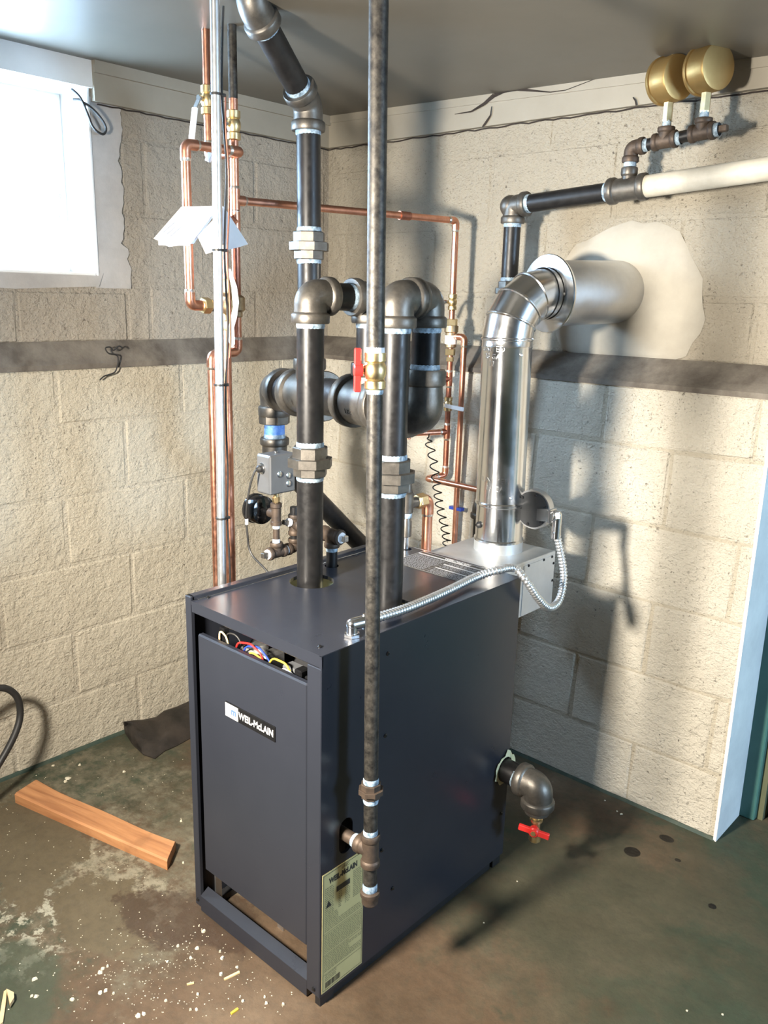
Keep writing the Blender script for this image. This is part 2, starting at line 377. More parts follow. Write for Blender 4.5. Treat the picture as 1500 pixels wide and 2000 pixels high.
def tee(C, ax, br, r, L, parent, material='iron', rb=None, name='tee', sealed=(1, 1, 1)):
    C, ax, br = V(C), V(ax).normalized(), V(br).normalized(); rb = rb or r; mb = MB(); cl = L*.34; Lb = max(L*.95, r*1.4+cl)
    mb.cyl(C-ax*(L-cl*.5), C+ax*(L-cl*.5), r*1.2, 28); mb.cyl(C, C+br*(Lb-cl*.5), rb*1.2, 28)
    for d, q, LL in ((ax, r, L), (-ax, r, L), (br, rb, Lb)):
        mb.lathe(C+d*(LL-cl), d, [(q*1.19, -.004), (q*1.36, 0), (q*1.40, cl*.12), (q*1.40, cl*.85), (q*1.34, cl), (q*1.02, cl)], 28, caps=False)
        mb.lathe(C+d*(LL-cl*.05), d, [(q*1.03, 0), (q*1.03, .0005)], 28)
    o = mb.build(name, material, parent)
    for d, q, LL, s_ in ((ax, r, L, sealed[0]), (-ax, r, L, sealed[1]), (br, rb, Lb, sealed[2])):
        if s_: seal(C+d*LL, d, q, o)
    return o
def union(C, ax, r, parent, material='iron', k=1.0, n=8, sealed=(1, 1)):
    """three-piece union: octagon ends and a big octagon ring"""
    C, ax = V(C), V(ax).normalized(); h = r*.55*k; mb = MB()
    mb.hexa(C-ax*(h*2.0), C-ax*h*.5, r*1.30, n); mb.hexa(C+ax*h*.4, C+ax*(h*2.1), r*1.36, n)
    o = mb.build('union', material, parent)
    MB().hexa(C-ax*h*.75, C+ax*h*.6, r*1.72, n, .06).build('union_ring', material, o)
    if sealed[0]: seal(C-ax*h*2.0, -ax, r, o)
    if sealed[1]: seal(C+ax*h*2.1, ax, r, o)
    return o
def copper_run(parent, pts, r, material='copper', ends=(1, 1), er=1.16):
    pts = [V(q) for q in pts]
    for i in range(len(pts)-1):
        a, b_ = pts[i], pts[i+1]; d = (b_-a).normalized(); g = r*2.2
        a2 = a+d*(g if i > 0 else 0); b2 = b_-d*(g if i < len(pts)-2 else 0)
        if (b2-a2).length > .004: MB().cyl(a2, b2, r, 20).build('copper_pipe', material, parent)
    for i in range(1, len(pts)-1):
        u = (pts[i-1]-pts[i]).normalized(); w_ = (pts[i+1]-pts[i]).normalized(); g = r*3.0
        o = MB().sweep(fillet([pts[i]+u*g, pts[i], pts[i]+w_*g], r*2.0, 7), r*er, 18).build('elbow', material, parent)
        for d in (u, w_): MB().lathe(pts[i]+d*g, d, [(r*1.18, -.002), (r*1.12, .003), (r*1.0, .006)], 18, caps=False).build('solder_joint', 'solder', o)
def copper_tee(parent, C, ax, br, r, material='copper'):
    C, ax, br = V(C), V(ax).normalized(), V(br).normalized(); g = r*2.6; mb = MB()
    mb.cyl(C-ax*g, C+ax*g, r*1.16, 18); mb.cyl(C, C+br*g, r*1.16, 18); o = mb.build('tee', material, parent)
    for d in (ax, -ax, br): MB().lathe(C+d*g, d, [(r*1.18, -.002), (r*1.12, .003), (r*1.0, .006)], 18, caps=False).build('solder_joint', 'solder', o)
    return o

# ------------------------------------------------------------------ the room
XL, XU = -2.783, -2.82          # left wall, below and above the ledge
YB, YT, YU = 2.55, 2.63, 2.72   # back wall: foot, top of the lower part, upper part
ZL0, ZL1, ZC = 1.44, 1.52, 2.44 # ledge and ceiling
XE = -.80                       # free end of the back wall
TH = -math.atan((YT-YB)/ZL0)
struct(MB().box((-3.1, -4.6, -.1), (3.9, 3.2, 0)).build('floor', 'floor', loc=V((0, 0, 0))))['label'] = 'worn concrete floor with patchy green and brown paint'
struct(MB().box((-3.1, -4.6, ZC), (3.9, 3.2, ZC+.1)).build('ceiling', 'ceil', loc=V((-2.8, 0, ZC))))['label'] = 'flat grey painted ceiling'
CS = .0237      # the ceiling sags a little towards the right
bpy.data.objects['ceiling'].data.transform(Matrix(((1, 0, 0, 0), (0, 1, 0, 0), (-CS, 0, 1, 0), (0, 0, 0, 1))))
# left wall: mortar backing, blocks as children
J = .0035
mb = MB()
mb.box((-3.06, -4.6, 0), (XL-J, YU+.2, ZL0))
W_ = WIN
wl = struct(mb.build('wall_left', 'mortar', loc=V((XL, 0, 0)))); wl['label'] = 'cream painted concrete block wall with the bright window'
mb = MB(); mb.box((-3.06, -4.6, ZL0), (XU-J, W_['y0'], ZC)); mb.box((-3.06, W_['y1'], ZL0), (XU-J, YU+.2, ZC))
mb.box((-3.06, W_['y0'], ZL0), (XU-J, W_['y1'], W_['z0'])); mb.box((-3.06, W_['y0'], W_['z1']), (XU-J, W_['y1'], ZC))
mb.build('upper_mortar', 'paint_up', wl)
# back wall
mb = MB()
mb.add([(-2.9, YB+J, 0), (XE, YB+J, 0), (XE, YT+J, ZL0), (-2.9, YT+J, ZL0), (-2.9, 2.74, 0), (XE, 2.74, 0), (XE, 2.74, ZL0), (-2.9, 2.74, ZL0)],
       [(0, 1, 2, 3), (5, 4, 7, 6), (1, 5, 6, 2), (0, 3, 7, 4)], False)
mb.box((-2.9, 2.74, 0), (XE, 2.95, ZL0))
wb = struct(mb.build('wall_back', 'mortar', loc=V((XE, YB, 0)))); wb['label'] = 'off-white painted concrete block wall behind the boiler'
MB().box((-2.9, YU+J, ZL0), (XE, 2.95, ZC)).build('upper_mortar', 'paint_back_dim', wb)
_bm = {}
def block_mesh(L, H, axis, material, var):
    key = (round(L, 3), round(H, 3), axis, material, var)
    if key in _bm: return _bm[key]
    rnd = random.Random(hash((round(L, 3), round(H, 3), var)) & 0xffff); D = .035; e = .007
    us = [-L/2, -L/2+e, 0, L/2-e, L/2]; zs = [-H/2, -H/2+e, H/2-e, H/2]; vs = []; fs = []
    for j, z in enumerate(zs):
        for i, u in enumerate(us):
            edge = i in (0, 4) or j in (0, 3)
            dep = (.0035 if edge else 0)+rnd.uniform(-.0022, .0022)
            vs.append((u+(rnd.uniform(-.003, .003) if edge else 0), dep, z+(rnd.uniform(-.003, .003) if edge else 0)))
    for j in range(3):
        for i in range(4): fs.append((j*5+i, j*5+i+1, j*5+i+6, j*5+i+5))
    b0 = len(vs); vs += [(-L/2, D, -H/2), (L/2, D, -H/2), (L/2, D, H/2), (-L/2, D, H/2)]
    fs += [(b0, b0+1, 4, 3, 2, 1, 0), (b0+1, b0+2, 19, 14, 9, 4), (b0+2, b0+3, 15, 16, 17, 18, 19), (b0+3, b0, 0, 5, 10, 15)]
    if axis == 'x': vs = [(-d, u, z) for u, d, z in vs]      # faces +x
    me = bpy.data.meshes.new('concrete_block'); me.from_pydata(vs, [], fs); me.update(); me.materials.append(MT[material])
    _bm[key] = me; return me
def courses(parent, axis, plane, u0, u1, rows, material, phase, holes=(), lean=None, L=.505):
    g = .010
    for r, (z0, z1) in enumerate(rows):
        off = phase+(L/2 if r % 2 else 0); k = math.floor((u0-off)/L); 
        while off+k*L < u1:
            a, b_ = max(u0, off+k*L), min(u1, off+(k+1)*L); k += 1; segs = [(a, b_, z0, z1)]
            for (h0, h1, hz0, hz1) in holes:
                nxt = []
                for (a, b_, c_, d) in segs:
                    if b_ <= h0 or a >= h1 or d <= hz0 or c_ >= hz1: nxt.append((a, b_, c_, d)); continue
                    if a < h0: nxt.append((a, h0, c_, d))
                    if b_ > h1: nxt.append((h1, b_, c_, d))
                    m0, m1 = max(a, h0), min(b_, h1)
                    if c_ < hz0: nxt.append((m0, m1, c_, hz0))
                    if d > hz1: nxt.append((m0, m1, hz1, d))
                segs = nxt
            for (a, b_, c_, d) in segs:
                if b_-a < .04 or d-c_ < .04: continue
                me = block_mesh(b_-a-g, d-c_-g, axis, material, random.randint(0, 2)); o = bpy.data.objects.new('concrete_block', me); col.objects.link(o); o.parent = parent
                u, z = (a+b_)/2, (c_+d)/2; jit = random.uniform(-.0015, .0015)
                q = V((plane+jit, u, z)) if axis == 'x' else V((u, plane+jit, z))
                if lean: q = V((u, YB+(YT-YB)*z/ZL0+jit, z)); o.rotation_euler = (lean, 0, 0)
                o.location = q-WL[parent.name]; WL[o.name] = q
lowrows = [(0, .225), (.225, .48), (.48, .735), (.735, .99), (.99, 1.245), (1.245, ZL0)]
uprows = [(ZL1, 1.72), (1.72, 1.97), (1.97, 2.22), (2.22, ZC)]
courses(wl, 'x', XL, -.4, YT-.02, lowrows, 'paint_low', 1.40-.2525)
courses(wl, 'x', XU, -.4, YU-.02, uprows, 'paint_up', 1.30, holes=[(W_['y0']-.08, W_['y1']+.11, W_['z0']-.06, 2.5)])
courses(wb, 'y', YB, XL+.01, XE-.012, lowrows, 'paint_back', -1.62, lean=TH)
courses(wb, 'y', YU, XU+.01, XE-.012, uprows, 'paint_back_dim', -1.45)
# ledges (sloped concrete shoulder)
def prism(pts2, mk, a, b_):
    mb = MB(); n = len(pts2)
    mb.add([mk(a, *q) for q in pts2]+[mk(b_, *q) for q in pts2], [tuple(range(n-1, -1, -1)), tuple(range(n, 2*n))]+[(i, (i+1) % n, n+(i+1) % n, n+i) for i in range(n)], False); return mb
prism([(XL-.05, ZL0-.005), (XL+.012, ZL0-.005), (XL+.010, ZL0+.012), (XU+.003, ZL1+.008), (XU-.05, ZL1+.008)], lambda y, x, z: V((x, y, z)), -.6, YU).build('ledge', 'ledge', wl)
prism([(YT+.08, ZL0-.005), (YT-.010, ZL0-.005), (YT-.008, ZL0+.012), (YU-.003, ZL1+.008), (YU+.05, ZL1+.008)], lambda x, y, z: V((x, y, z)), XU, XE-.004).build('ledge', 'ledge', wb)
# wall end plaster, foot strip of green floor paint
MB().box((XE-.004, YB-.004, 0), (XE+.006, 2.75, ZC)).build('end_plaster', 'endwhite', wb)['label'] = 'white plastered end of the wall'
prism([(0, 0), (.012, 0), (.009, .006), (.004, .012), (0, .012)], lambda y, x, z: V((XL+x-.004, y, z)), -.4, 2.55).build('foot_strip', 'footgreen', wl)
prism([(0, 0), (.010, 0), (.007, .005), (.004, .010), (0, .010)], lambda x, y, z: V((x, YB-y+.004, z)), XL, XE).build('foot_strip', 'footgreen', wb)
# trim boards under the ceiling
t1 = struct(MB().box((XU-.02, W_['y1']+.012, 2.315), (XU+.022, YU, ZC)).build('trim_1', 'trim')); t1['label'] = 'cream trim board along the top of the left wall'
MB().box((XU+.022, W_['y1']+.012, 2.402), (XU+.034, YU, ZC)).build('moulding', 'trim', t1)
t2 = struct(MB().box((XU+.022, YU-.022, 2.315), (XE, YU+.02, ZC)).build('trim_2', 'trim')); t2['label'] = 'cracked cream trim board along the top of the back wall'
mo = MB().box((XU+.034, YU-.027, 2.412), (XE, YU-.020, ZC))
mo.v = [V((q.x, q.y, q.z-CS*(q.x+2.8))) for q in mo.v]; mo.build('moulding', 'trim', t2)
rnd = random.Random(9)
def wavy(a, b_, n, up=.004): return [a+(b_-a)*(k/n)+V((0, 0, rnd.uniform(-up, up))) for k in range(n+1)]
MB().sweep(wavy(V((XU+.006, W_['y1']+.03, 2.310)), V((XU+.006, YU-.01, 2.310)), 40, .002), .0024, 6).build('gap_line', 'crack', t1)
MB().sweep(wavy(V((XU+.01, YU-.006, 2.310)), V((XE, YU-.006, 2.310)), 60, .003), .0026, 6).build('gap_line', 'crack', t2)
def crack(pts, wd, parent, Yp):
    mb = MB(); P_ = [onY(x, y, Yp) for x, y in pts]; n = len(P_)
    for i in range(n-1):
        d = (P_[i+1]-P_[i]).normalized(); s_ = V((d.z, 0, -d.x)); a, b_ = wd[i]*1.4, wd[i+1]*1.4
        mb.add([P_[i]-s_*a, P_[i]+s_*a, P_[i+1]+s_*b_, P_[i+1]-s_*b_], [(0, 1, 2, 3)], False)
    mb.build('crack', 'crack', parent)
crack([(888, 223), (920, 218), (945, 203), (965, 186), (985, 178), (1010, 174), (1040, 177), (1075, 180), (1105, 176), (1160, 155), (1220, 138)], [.0008, .002, .004, .006, .004, .004, .0025, .0012, .001, .0008, .0006], t2, YU-.0278)
crack([(960, 208), (958, 225), (948, 240), (942, 248)], [.001, .002, .003, .002], t2, YU-.0278)
crack([(1236, 190), (1241, 196), (1243, 206)], [.001, .002, .002], t2, YU-.0278)
# plaster patch round the flue hole, and beside the window
def patch(C, rx, rz, n, amp, Yp, th, parent, material, seed):
    rnd = random.Random(seed); pts = []
    for k in range(n):
        a = 2*math.pi*k/n; r = 1+amp*rnd.uniform(-1, 1); pts.append(V((C.x+rx*r*math.cos(a), Yp, max(ZL1+.005, C.z+rz*r*math.sin(a)))))
    mb = MB(); inner = [V((C.x+(q.x-C.x)*.9, Yp-th, C.z+(q.z-C.z)*.9)) for q in pts]
    mb.add(pts+inner+[V((C.x, Yp-th*1.2, C.z))], [(i, (i+1) % n, n+(i+1) % n, n+i) for i in range(n)]+[(n+i, n+(i+1) % n, 2*n) for i in range(n)], True)
    return mb.build('plaster_patch', material, parent)
FC = V((-1.428, YU, 1.722))
patch(FC+V((.05, 0, -.02)), .275, .265, 40, .05, YU-.001, .012, wb, 'plaster', 4)
rnd = random.Random(3); ys = []
mb = MB(); pl = []; pr_ = []
nk = 36; off_ = 0.
for k in range(nk+1):
    z = 1.71+(2.33-1.71)*k/nk; off_ = off_*.8+rnd.uniform(-.009, .009); pl.append(V((XU-.002, 1.59, z))); pr_.append(V((XU+.004, 1.705+off_+(.025 if k < 9 else 0), z)))
mb.add(pl+pr_, [(i, nk+1+i, nk+2+i, i+1) for i in range(nk)], False)
mb.add([V((XU-.01, q.y, q.z)) for q in pr_]+pr_, [(i, i+1, nk+2+i, nk+1+i) for i in range(nk)], False)
mb.build('plaster_patch', 'plaster_grey', wl)
mb = MB(); pts = [V((XU+.002, .4, W_['z0'])), V((XU+.002, 1.62, W_['z0'])), V((XU+.003, 1.60, 1.715)), V((XU+.003, 1.3, 1.70)), V((XU+.002, .9, 1.715)), V((XU+.002, .4, 1.70))]
mb.poly(pts[::-1], (-1, 0, 0), .015); mb.build('plaster_patch', 'plaster_grey', wl)
# window
mb = MB(); y0, y1, z0, z1 = W_['y0'], W_['y1'], W_['z0'], W_['z1']
def ring(mb, x0, x1, a0, a1, b0, b1, t_):
    mb.box((x0, a0, b0), (x1, a0+t_, b1), .003); mb.box((x0, a1-t_, b0), (x1, a1, b1), .003)
    mb.box((x0, a0+t_, b0), (x1, a1-t_, b0+t_), .003); mb.box((x0, a0+t_, b1-t_), (x1, a1-t_, b1), .003)
ring(mb, -3.055, XU+.004, y0-.012, y1+.004, z0-.01, z1+.02, .012)
win = struct(mb.build('window_1', 'white')); win['label'] = 'white framed basement window glowing with daylight'
mb = MB(); ring(mb, -3.04, -2.99, y0, y1-.008, z0+.002, z1+.006, .085); mb.box((-3.04, (y0+y1)/2-.02, z0+.08), (-2.993, (y0+y1)/2+.02, z1-.08), .003)
sash = mb.build('sash', 'white', win)
MB().box((-3.02, y0+.085, z0+.085), (-3.016, (y0+y1)/2-.02, z1-.08)).build('pane', 'glass', sash)
MB().box((-3.02, (y0+y1)/2+.02, z0+.085), (-3.016, y1-.093, z1-.08)).build('pane', 'glass', sash)
mb = MB(); a = onX(112, 400, -2.975); mb.sweep([a+V((-.015, .02, .035)), a+V((.0, .012, .03)), a+V((.01, 0, .012)), a+V((.012, -.002, -.045))], .0045, 8); mb.build('latch', 'galvd', win)
MB().box((-3.0, y0-.06, z1-.005), (XU+.014, y1+.012, ZC)).build('head_board', 'white', win)
# door frame to the right of the wall end, rest of the room
d1 = struct(MB().box((XE-.02, 2.75, 0), (XE+.055, 2.83, 2.2), .004).build('door_1', 'green')); d1['label'] = 'green door frame beside the white wall end'
MB().box((XE+.055, 2.775, 0), (XE+.075, 2.83, 2.2)).build('door_stop', 'olive', d1)
MB().box((XE+.11, 2.79, .02), (.15, 2.83, 2.1)).build('door_leaf', 'green', d1)
MB().box((XE+.055, 2.85, 0), (.15, 2.88, 2.2)).build('door_back', 'void', d1)
MB().box((XE+.055, 2.78, 2.1), (.15, 2.83, 2.2)).build('door_head', 'green', d1)
mb = MB(); mb.box((.15, 2.75, 0), (3.7, 2.95, ZC)); mb.box((XE, 2.75, 2.2), (.15, 2.95, ZC)); mb.box((-.8, 2.9, 0), (.3, 2.95, 2.3))
struct(mb.build('wall_rear', 'paint_back'))['label'] = 'painted wall continuing past the green door'
mb = MB(); a0, a1, b0, b1 = 1.70, 2.70, 1.0, 2.2
mb.box((3.6, -4.6, 0), (3.8, a0, ZC)); mb.box((3.6, a1, 0), (3.8, 3.0, ZC)); mb.box((3.6, a0, 0), (3.8, a1, b0)); mb.box((3.6, a0, b1), (3.8, a1, ZC))
struct(mb.build('wall_right', 'darkwall'))['label'] = 'bare grey wall on the right side of the basement'
mb = MB(); ring(mb, 3.62, 3.70, a0, a1, b0, b1, .05)
w2 = struct(mb.build('window_2', 'white')); w2['label'] = 'white window frame in the right wall'
MB().box((3.655, a0+.05, b0+.05), (3.659, a1-.05, b1-.05)).build('pane', 'glass', w2)
struct(MB().box((-3.06, -4.7, 0), (3.8, -4.5, ZC)).build('wall_front', 'darkwall'))['label'] = 'painted wall behind the photographer'

# ------------------------------------------------------------------ boiler
from mathutils.geometry import delaunay_2d_cdt
def circ(cx, cy, r, n=28): return [(cx+r*math.cos(2*math.pi*k/n), cy+r*math.sin(2*math.pi*k/n)) for k in range(n)]
def stadium(cx, cy, r, h, n=14):
    return [(cx+r*math.cos(math.pi*k/n), cy+h+r*math.sin(math.pi*k/n)) for k in range(n+1)]+[(cx+r*math.cos(math.pi+math.pi*k/n), cy-h+r*math.sin(math.pi+math.pi*k/n)) for k in range(n+1)]
def inside(p_, poly):
    x, y = p_; c_ = False; n = len(poly)
    for i in range(n):
        (x0, y0), (x1, y1) = poly[i], poly[(i+1) % n]
        if (y0 > y) != (y1 > y) and x < (x1-x0)*(y-y0)/(y1-y0)+x0: c_ = not c_
    return c_
def plate(outer, holes, mk, mb=None):
    """flat plate with holes; mk(u, v, side) gives the point on face 0 or 1"""
    mb = mb or MB(); vs = []; es = []
    for loop in [outer]+holes:
        o = len(vs); vs += [V(q) for q in loop]; es += [(o+i, o+(i+1) % len(loop)) for i in range(len(loop))]
    r = delaunay_2d_cdt(vs, es, [], 0, 1e-6); pv, tri = r[0], r[2]; keep = []
    for f in tri:
        c_ = sum((pv[i] for i in f), V((0, 0)))/len(f)
        if inside((c_.x, c_.y), outer) and not any(inside((c_.x, c_.y), h) for h in holes): keep.append(tuple(f))
    n = len(pv); fs = keep+[tuple(i+n for i in reversed(f)) for f in keep]
    mb.add([mk(q.x, q.y, 0) for q in pv]+[mk(q.x, q.y, 1) for q in pv], fs, False)
    for loop in [outer]+holes:
        k = len(loop); mb.add([mk(*q, 0) for q in loop]+[mk(*q, 1) for q in loop], [(i, (i+1) % k, k+(i+1) % k, k+i) for i in range(k)], False)
    return mb
BL, BR, BF, BB, BT = -1.755, -1.244, 1.19, 1.975, .935
A = V((-1.634, 1.515, BT)); B = V((-1.352, 1.527, BT))
bo = root('gas_boiler', ((BL+BR)/2, (BF+BB)/2, 0), 'dark blue-grey steel gas boiler with white lettered badge on its front', 'boiler')
rect = lambda a, b_, c_, d: [(a, c_), (b_, c_), (b_, d), (a, d)]
# top panel
o = plate(rect(BL+.026, BR-.001, BF, BB), [circ(A.x+.004, A.y+.004, .062), circ(B.x, B.y+.003, .062), circ(-1.692, 1.656, .021, 18), circ(-1.656, 1.945, .020, 18)], lambda u, v, s_: V((u, v, BT-.010*s_)))
o.box((BL+.026, BF, .904), (BR, BF+.006, BT-.0005), .0018)
top = o.build('top_panel', 'boiler', bo)
# insulation sleeves round the riser holes
for q in (A, B):
    MB().lathe(V((q.x+.003, q.y+.003, BT-.075)), (0, 0, 1), [(.068, 0), (.070, .062)], 28, caps=False).build('insulation', 'insul', top)
# side panels
mb = plate(rect(BF, BB, .028, BT-.001), [stadium(1.274, .444, .023, .024), circ(1.953, .334, .043, 24)], lambda u, v, s_: V((BR-.008*s_, u, v)))
mb.box((BR-.047, BF-.001, .028), (BR-.0005, BF+.006, .903), .0018)
side = mb.build('side_panel', 'boiler', bo)
mb = MB(); mb.box((BL, BF, .015), (BL+.008, BB, BT+.010), .002); mb.box((BL, BF-.001, .015), (BL+.024, BF+.012, BT+.010), .002)
mb.box((BL+.004, BF+.004, BT-.002), (BL+.024, BB, BT+.010), .002); mb.build('side_panel', 'boiler', bo)
MB().box((BL+.024, BF+.02, BT-.004), (BL+.030, BB-.02, BT+.001), .001).build('edge_strip', 'chrome', bo)
MB().box((BL+.01, BB-.008, .03), (BR-.01, BB, BT-.012)).build('back_panel', 'boiler', bo)
door = MB().box((-1.708, BF+.001, .150), (-1.2925, BF+.020, .851), .004).build('front_door', 'boiler', bo)
mb = MB(); mb.add([(BL+.024, BF, .004), (BR-.047, BF, .004), (BR-.047, BF, .052), (BL+.024, BF, .052), (BL+.024, BF+.026, .068), (BR-.047, BF+.026, .068), (BL+.024, BF+.026, .004), (BR-.047, BF+.026, .004)],
                  [(0, 1, 2, 3), (3, 2, 5, 4), (4, 5, 7, 6), (0, 3, 4, 6), (1, 7, 5, 2), (0, 6, 7, 1)], False); mb.build('bottom_rail', 'boiler', bo)
for a_, b_ in (((BR-.03, BF+.05, 0), (BR-.006, BB-.06, .034)), ((BL+.012, BF+.05, 0), (BL+.036, BB-.06, .02)), ((BR-.02, BF+.004, 0), (BR-.002, BF+.05, .03)), ((BR-.012, BB-.05, 0), (BR-.002, BB-.012, .03))): MB().box(a_, b_).build('base_rail', 'black', bo)
mb = MB(); mb.box((-1.69, 1.34, .20), (-1.30, 1.93, .80), .01); mb.build('dark_inner_box', 'black', bo); MB().box((-1.27, 1.30, .02), (-1.255, 1.9, .9)).build('inner_liner', 'black', bo); MB().box((-1.735, 1.30, .01), (-1.725, 1.9, .18)).build('inner_liner', 'black', bo)  # black inner box added so the open slots look dark inside
for a_, b_ in (((-1.712, 1.225, .03), (-1.706, 1.245, .17)), ((-1.53, 1.30, .0), (-1.505, 1.37, .022))): MB().box(a_, b_).build('burner_bracket', 'galvd', bo)
# controls in the open slot above the door
mb = MB(); mb.box((-1.60, 1.24, .74), (-1.50, 1.31, .835), .006); mb.cyl((-1.55, 1.27, .83), (-1.55, 1.27, .85), .02, 16); mb.build('gas_valve', 'galvd', bo); MB().box((-1.43, 1.235, .76), (-1.37, 1.27, .842), .004).build('transformer', 'greybox', bo)
for a_, b_ in (((-1.37, 1.22, .80), (-1.345, 1.25, .855)), ((-1.67, 1.23, .82), (-1.65, 1.25, .87)), ((-1.34, 1.225, .79), (-1.315, 1.245, .845))): MB().box(a_, b_, .003).build('terminal_block', 'blackgloss', bo)
def wire(pts, r, m_): pts = [V(q)-V((0, 0, .012)) for q in pts]; r *= .8; MB().sweep(fillet(pts, .03, 8), r, 8).build('wire', m_, bo)
wire([(-1.60, 1.225, .80), (-1.585, 1.222, .868), (-1.53, 1.222, .880), (-1.49, 1.224, .862), (-1.48, 1.228, .80)], .0032, 'red')
wire([(-1.59, 1.232, .80), (-1.56, 1.230, .862), (-1.51, 1.230, .876), (-1.47, 1.232, .850), (-1.46, 1.236, .80)], .0032, 'wblue')
wire([(-1.47, 1.226, .84), (-1.45, 1.224, .868), (-1.40, 1.224, .868), (-1.385, 1.226, .845), (-1.39, 1.23, .80)], .0032, 'wyellow')
wire([(-1.55, 1.226, .84), (-1.53, 1.224, .858), (-1.49, 1.224, .852), (-1.48, 1.23, .82)], .003, 'wyellow')
wire([(-1.66, 1.222, .80), (-1.655, 1.222, .88), (-1.63, 1.224, .87), (-1.61, 1.226, .80)], .003, 'straw')
wire([(-1.645, 1.232, .80), (-1.64, 1.23, .875), (-1.60, 1.235, .88), (-1.57, 1.24, .83)], .003, 'rubber')
wire([(-1.43, 1.223, .80), (-1.42, 1.222, .856), (-1.37, 1.222, .850), (-1.35, 1.226, .80)], .003, 'paper')
# badge
badge = MB().box((-1.594, BF-.002, .663), (-1.402, BF+.002, .704), .001).build('name_badge', 'blackgloss', bo)
MB().box((-1.592, BF-.0032, .6655), (-1.541, BF-.0015, .7015)).build('badge_field', 'badgewhite', badge)
fr = lambda cx, cz, dy=-.0028: (lambda x, y, z: V((cx+x, BF+dy-z, cz+y)))
text_mesh('WEIL-McLAIN', .0255, fr(-1.472, .6835), .0004, font_scale=.86, bold=.0006).build('lettering', 'badgewhite', badge)
text_mesh('m', .030, fr(-1.5575, .6850, -.0037), .0003, font_scale=.85, bold=.0005).build('logo', 'logo', badge)
text_mesh('w', .030, fr(-1.576, .6850, -.0037), .0003, font_scale=.85, bold=.0005).build('logo', 'ink', badge)
# rating label on the side panel
lab = MB().box((BR, 1.196, .037), (BR+.0012, 1.338, .374)).build('rating_label', 'yellow', bo); lab['label'] = 'yellow rating label with fine print'
sd = lambda cy, cz, dx=.0016: (lambda x, y, z: V((BR+dx+z, cy+x, cz+y)))
text_mesh('WEIL-McLAIN', .0205, sd(1.266, .3465), .0003, font_scale=.78, bold=.0009).build('lettering', 'print', lab)
text_mesh('SERIES', .013, sd(1.272, .3630), .0003, font_scale=.8).build('lettering', 'fine', lab)
mb = MB(); X1 = BR+.0017
def bar(y0, y1, z0, z1, m_=None): (m_ or mb).add([(X1, y0, z0), (X1, y1, z0), (X1, y1, z1), (X1, y0, z1)], [(0, 1, 2, 3)], False)
bar(1.243, 1.289, .304, .319)
mb.add([(X1, 1.207, .277), (X1, 1.226, .277), (X1, 1.2165, .295)], [(0, 1, 2)], False)
for y0, y1, z0, z1 in [(1.199, 1.2002, .042, .370), (1.3338, 1.335, .042, .370), (1.199, 1.335, .042, .0432), (1.199, 1.335, .3688, .370), (1.199, 1.335, .205, .2058), (1.199, 1.335, .145, .1458), (1.199, 1.335, .088, .0888)]: bar(y0, y1, z0, z1)
rnd = random.Random(5); y = 1.208
while y < 1.258:
    ww = rnd.choice([.0008, .0014, .002]); bar(y, y+ww, .047, .064); y += ww+rnd.choice([.0009, .0014])
mb.build('print', 'print', lab)
mb = MB(); z = .330
def words(y0, y1, z, h):
    y = y0
    while y < y1-.003:
        L_ = min(rnd.uniform(.004, .013), y1-y); bar(y, y+L_, z, z+h, mb); y += L_+.0018
while z > .255:
    words(1.204, 1.234, z, .0022); words(1.300, 1.330, z, .0022)
    if z < .30: words(1.25, 1.262, z, .0022); words(1.272, 1.29, z, .0022)
    z -= .0052
while z > .212: words(1.204, 1.250 if z > .23 else 1.33, z, .002); z -= .0050
z = .199
while z > .150: words(1.203, 1.332, z, .002); z -= .0048
z = .140
while z > .094: words(1.203, rnd.choice([1.332, 1.29, 1.32]), z, .002); z -= .0048
z = .084
while z > .068: words(1.206, 1.245, z, .002); z -= .005
mb.build('fine_print', 'fine', lab)
# label on the top panel
tl = MB().box((-1.600, 1.812, BT), (-1.334, 1.962, BT+.001)).build('instruction_label', 'print', bo); tl['label'] = 'black instruction label with white headings'
mb = MB(); Z1 = BT+.0014
def tbar(x0, x1, y0, y1): mb.add([(x0, y0, Z1), (x1, y0, Z1), (x1, y1, Z1), (x0, y1, Z1)], [(0, 1, 2, 3)], False)
tbar(-1.597, -1.337, 1.936, 1.944); tbar(-1.470, -1.345, 1.900, 1.909); tbar(-1.470, -1.345, 1.860, 1.868)
for a in [(-1.599, -1.335, 1.959, 1.961), (-1.599, -1.335, 1.813, 1.8145), (-1.599, -1.5975, 1.813, 1.961), (-1.3365, -1.335, 1.813, 1.961), (-1.4745, -1.4735, 1.815, 1.93)]: tbar(*a)
mb.build('print', 'badgewhite', tl)
text_mesh('WEIL-McLAIN', .016, lambda x, y, z: V((-1.455+x, 1.9515+y, Z1+z)), .0002, bold=.0006).build('lettering', 'badgewhite', tl)
mb = MB()
for k in range(24):
    yy = 1.928-k*.0047
    for (a, b_) in ((-1.592, -1.48), (-1.466, -1.345)):
        if b_ > -1.4 and (1.897 < yy < 1.912 or 1.857 < yy < 1.872): continue
        x = a
        while x < b_-.004: L_ = min(rnd.uniform(.004, .014), b_-x); tbar(x, x+L_, yy-.0009, yy+.0009); x += L_+.003
mb.build('fine_print', 'ink', tl)
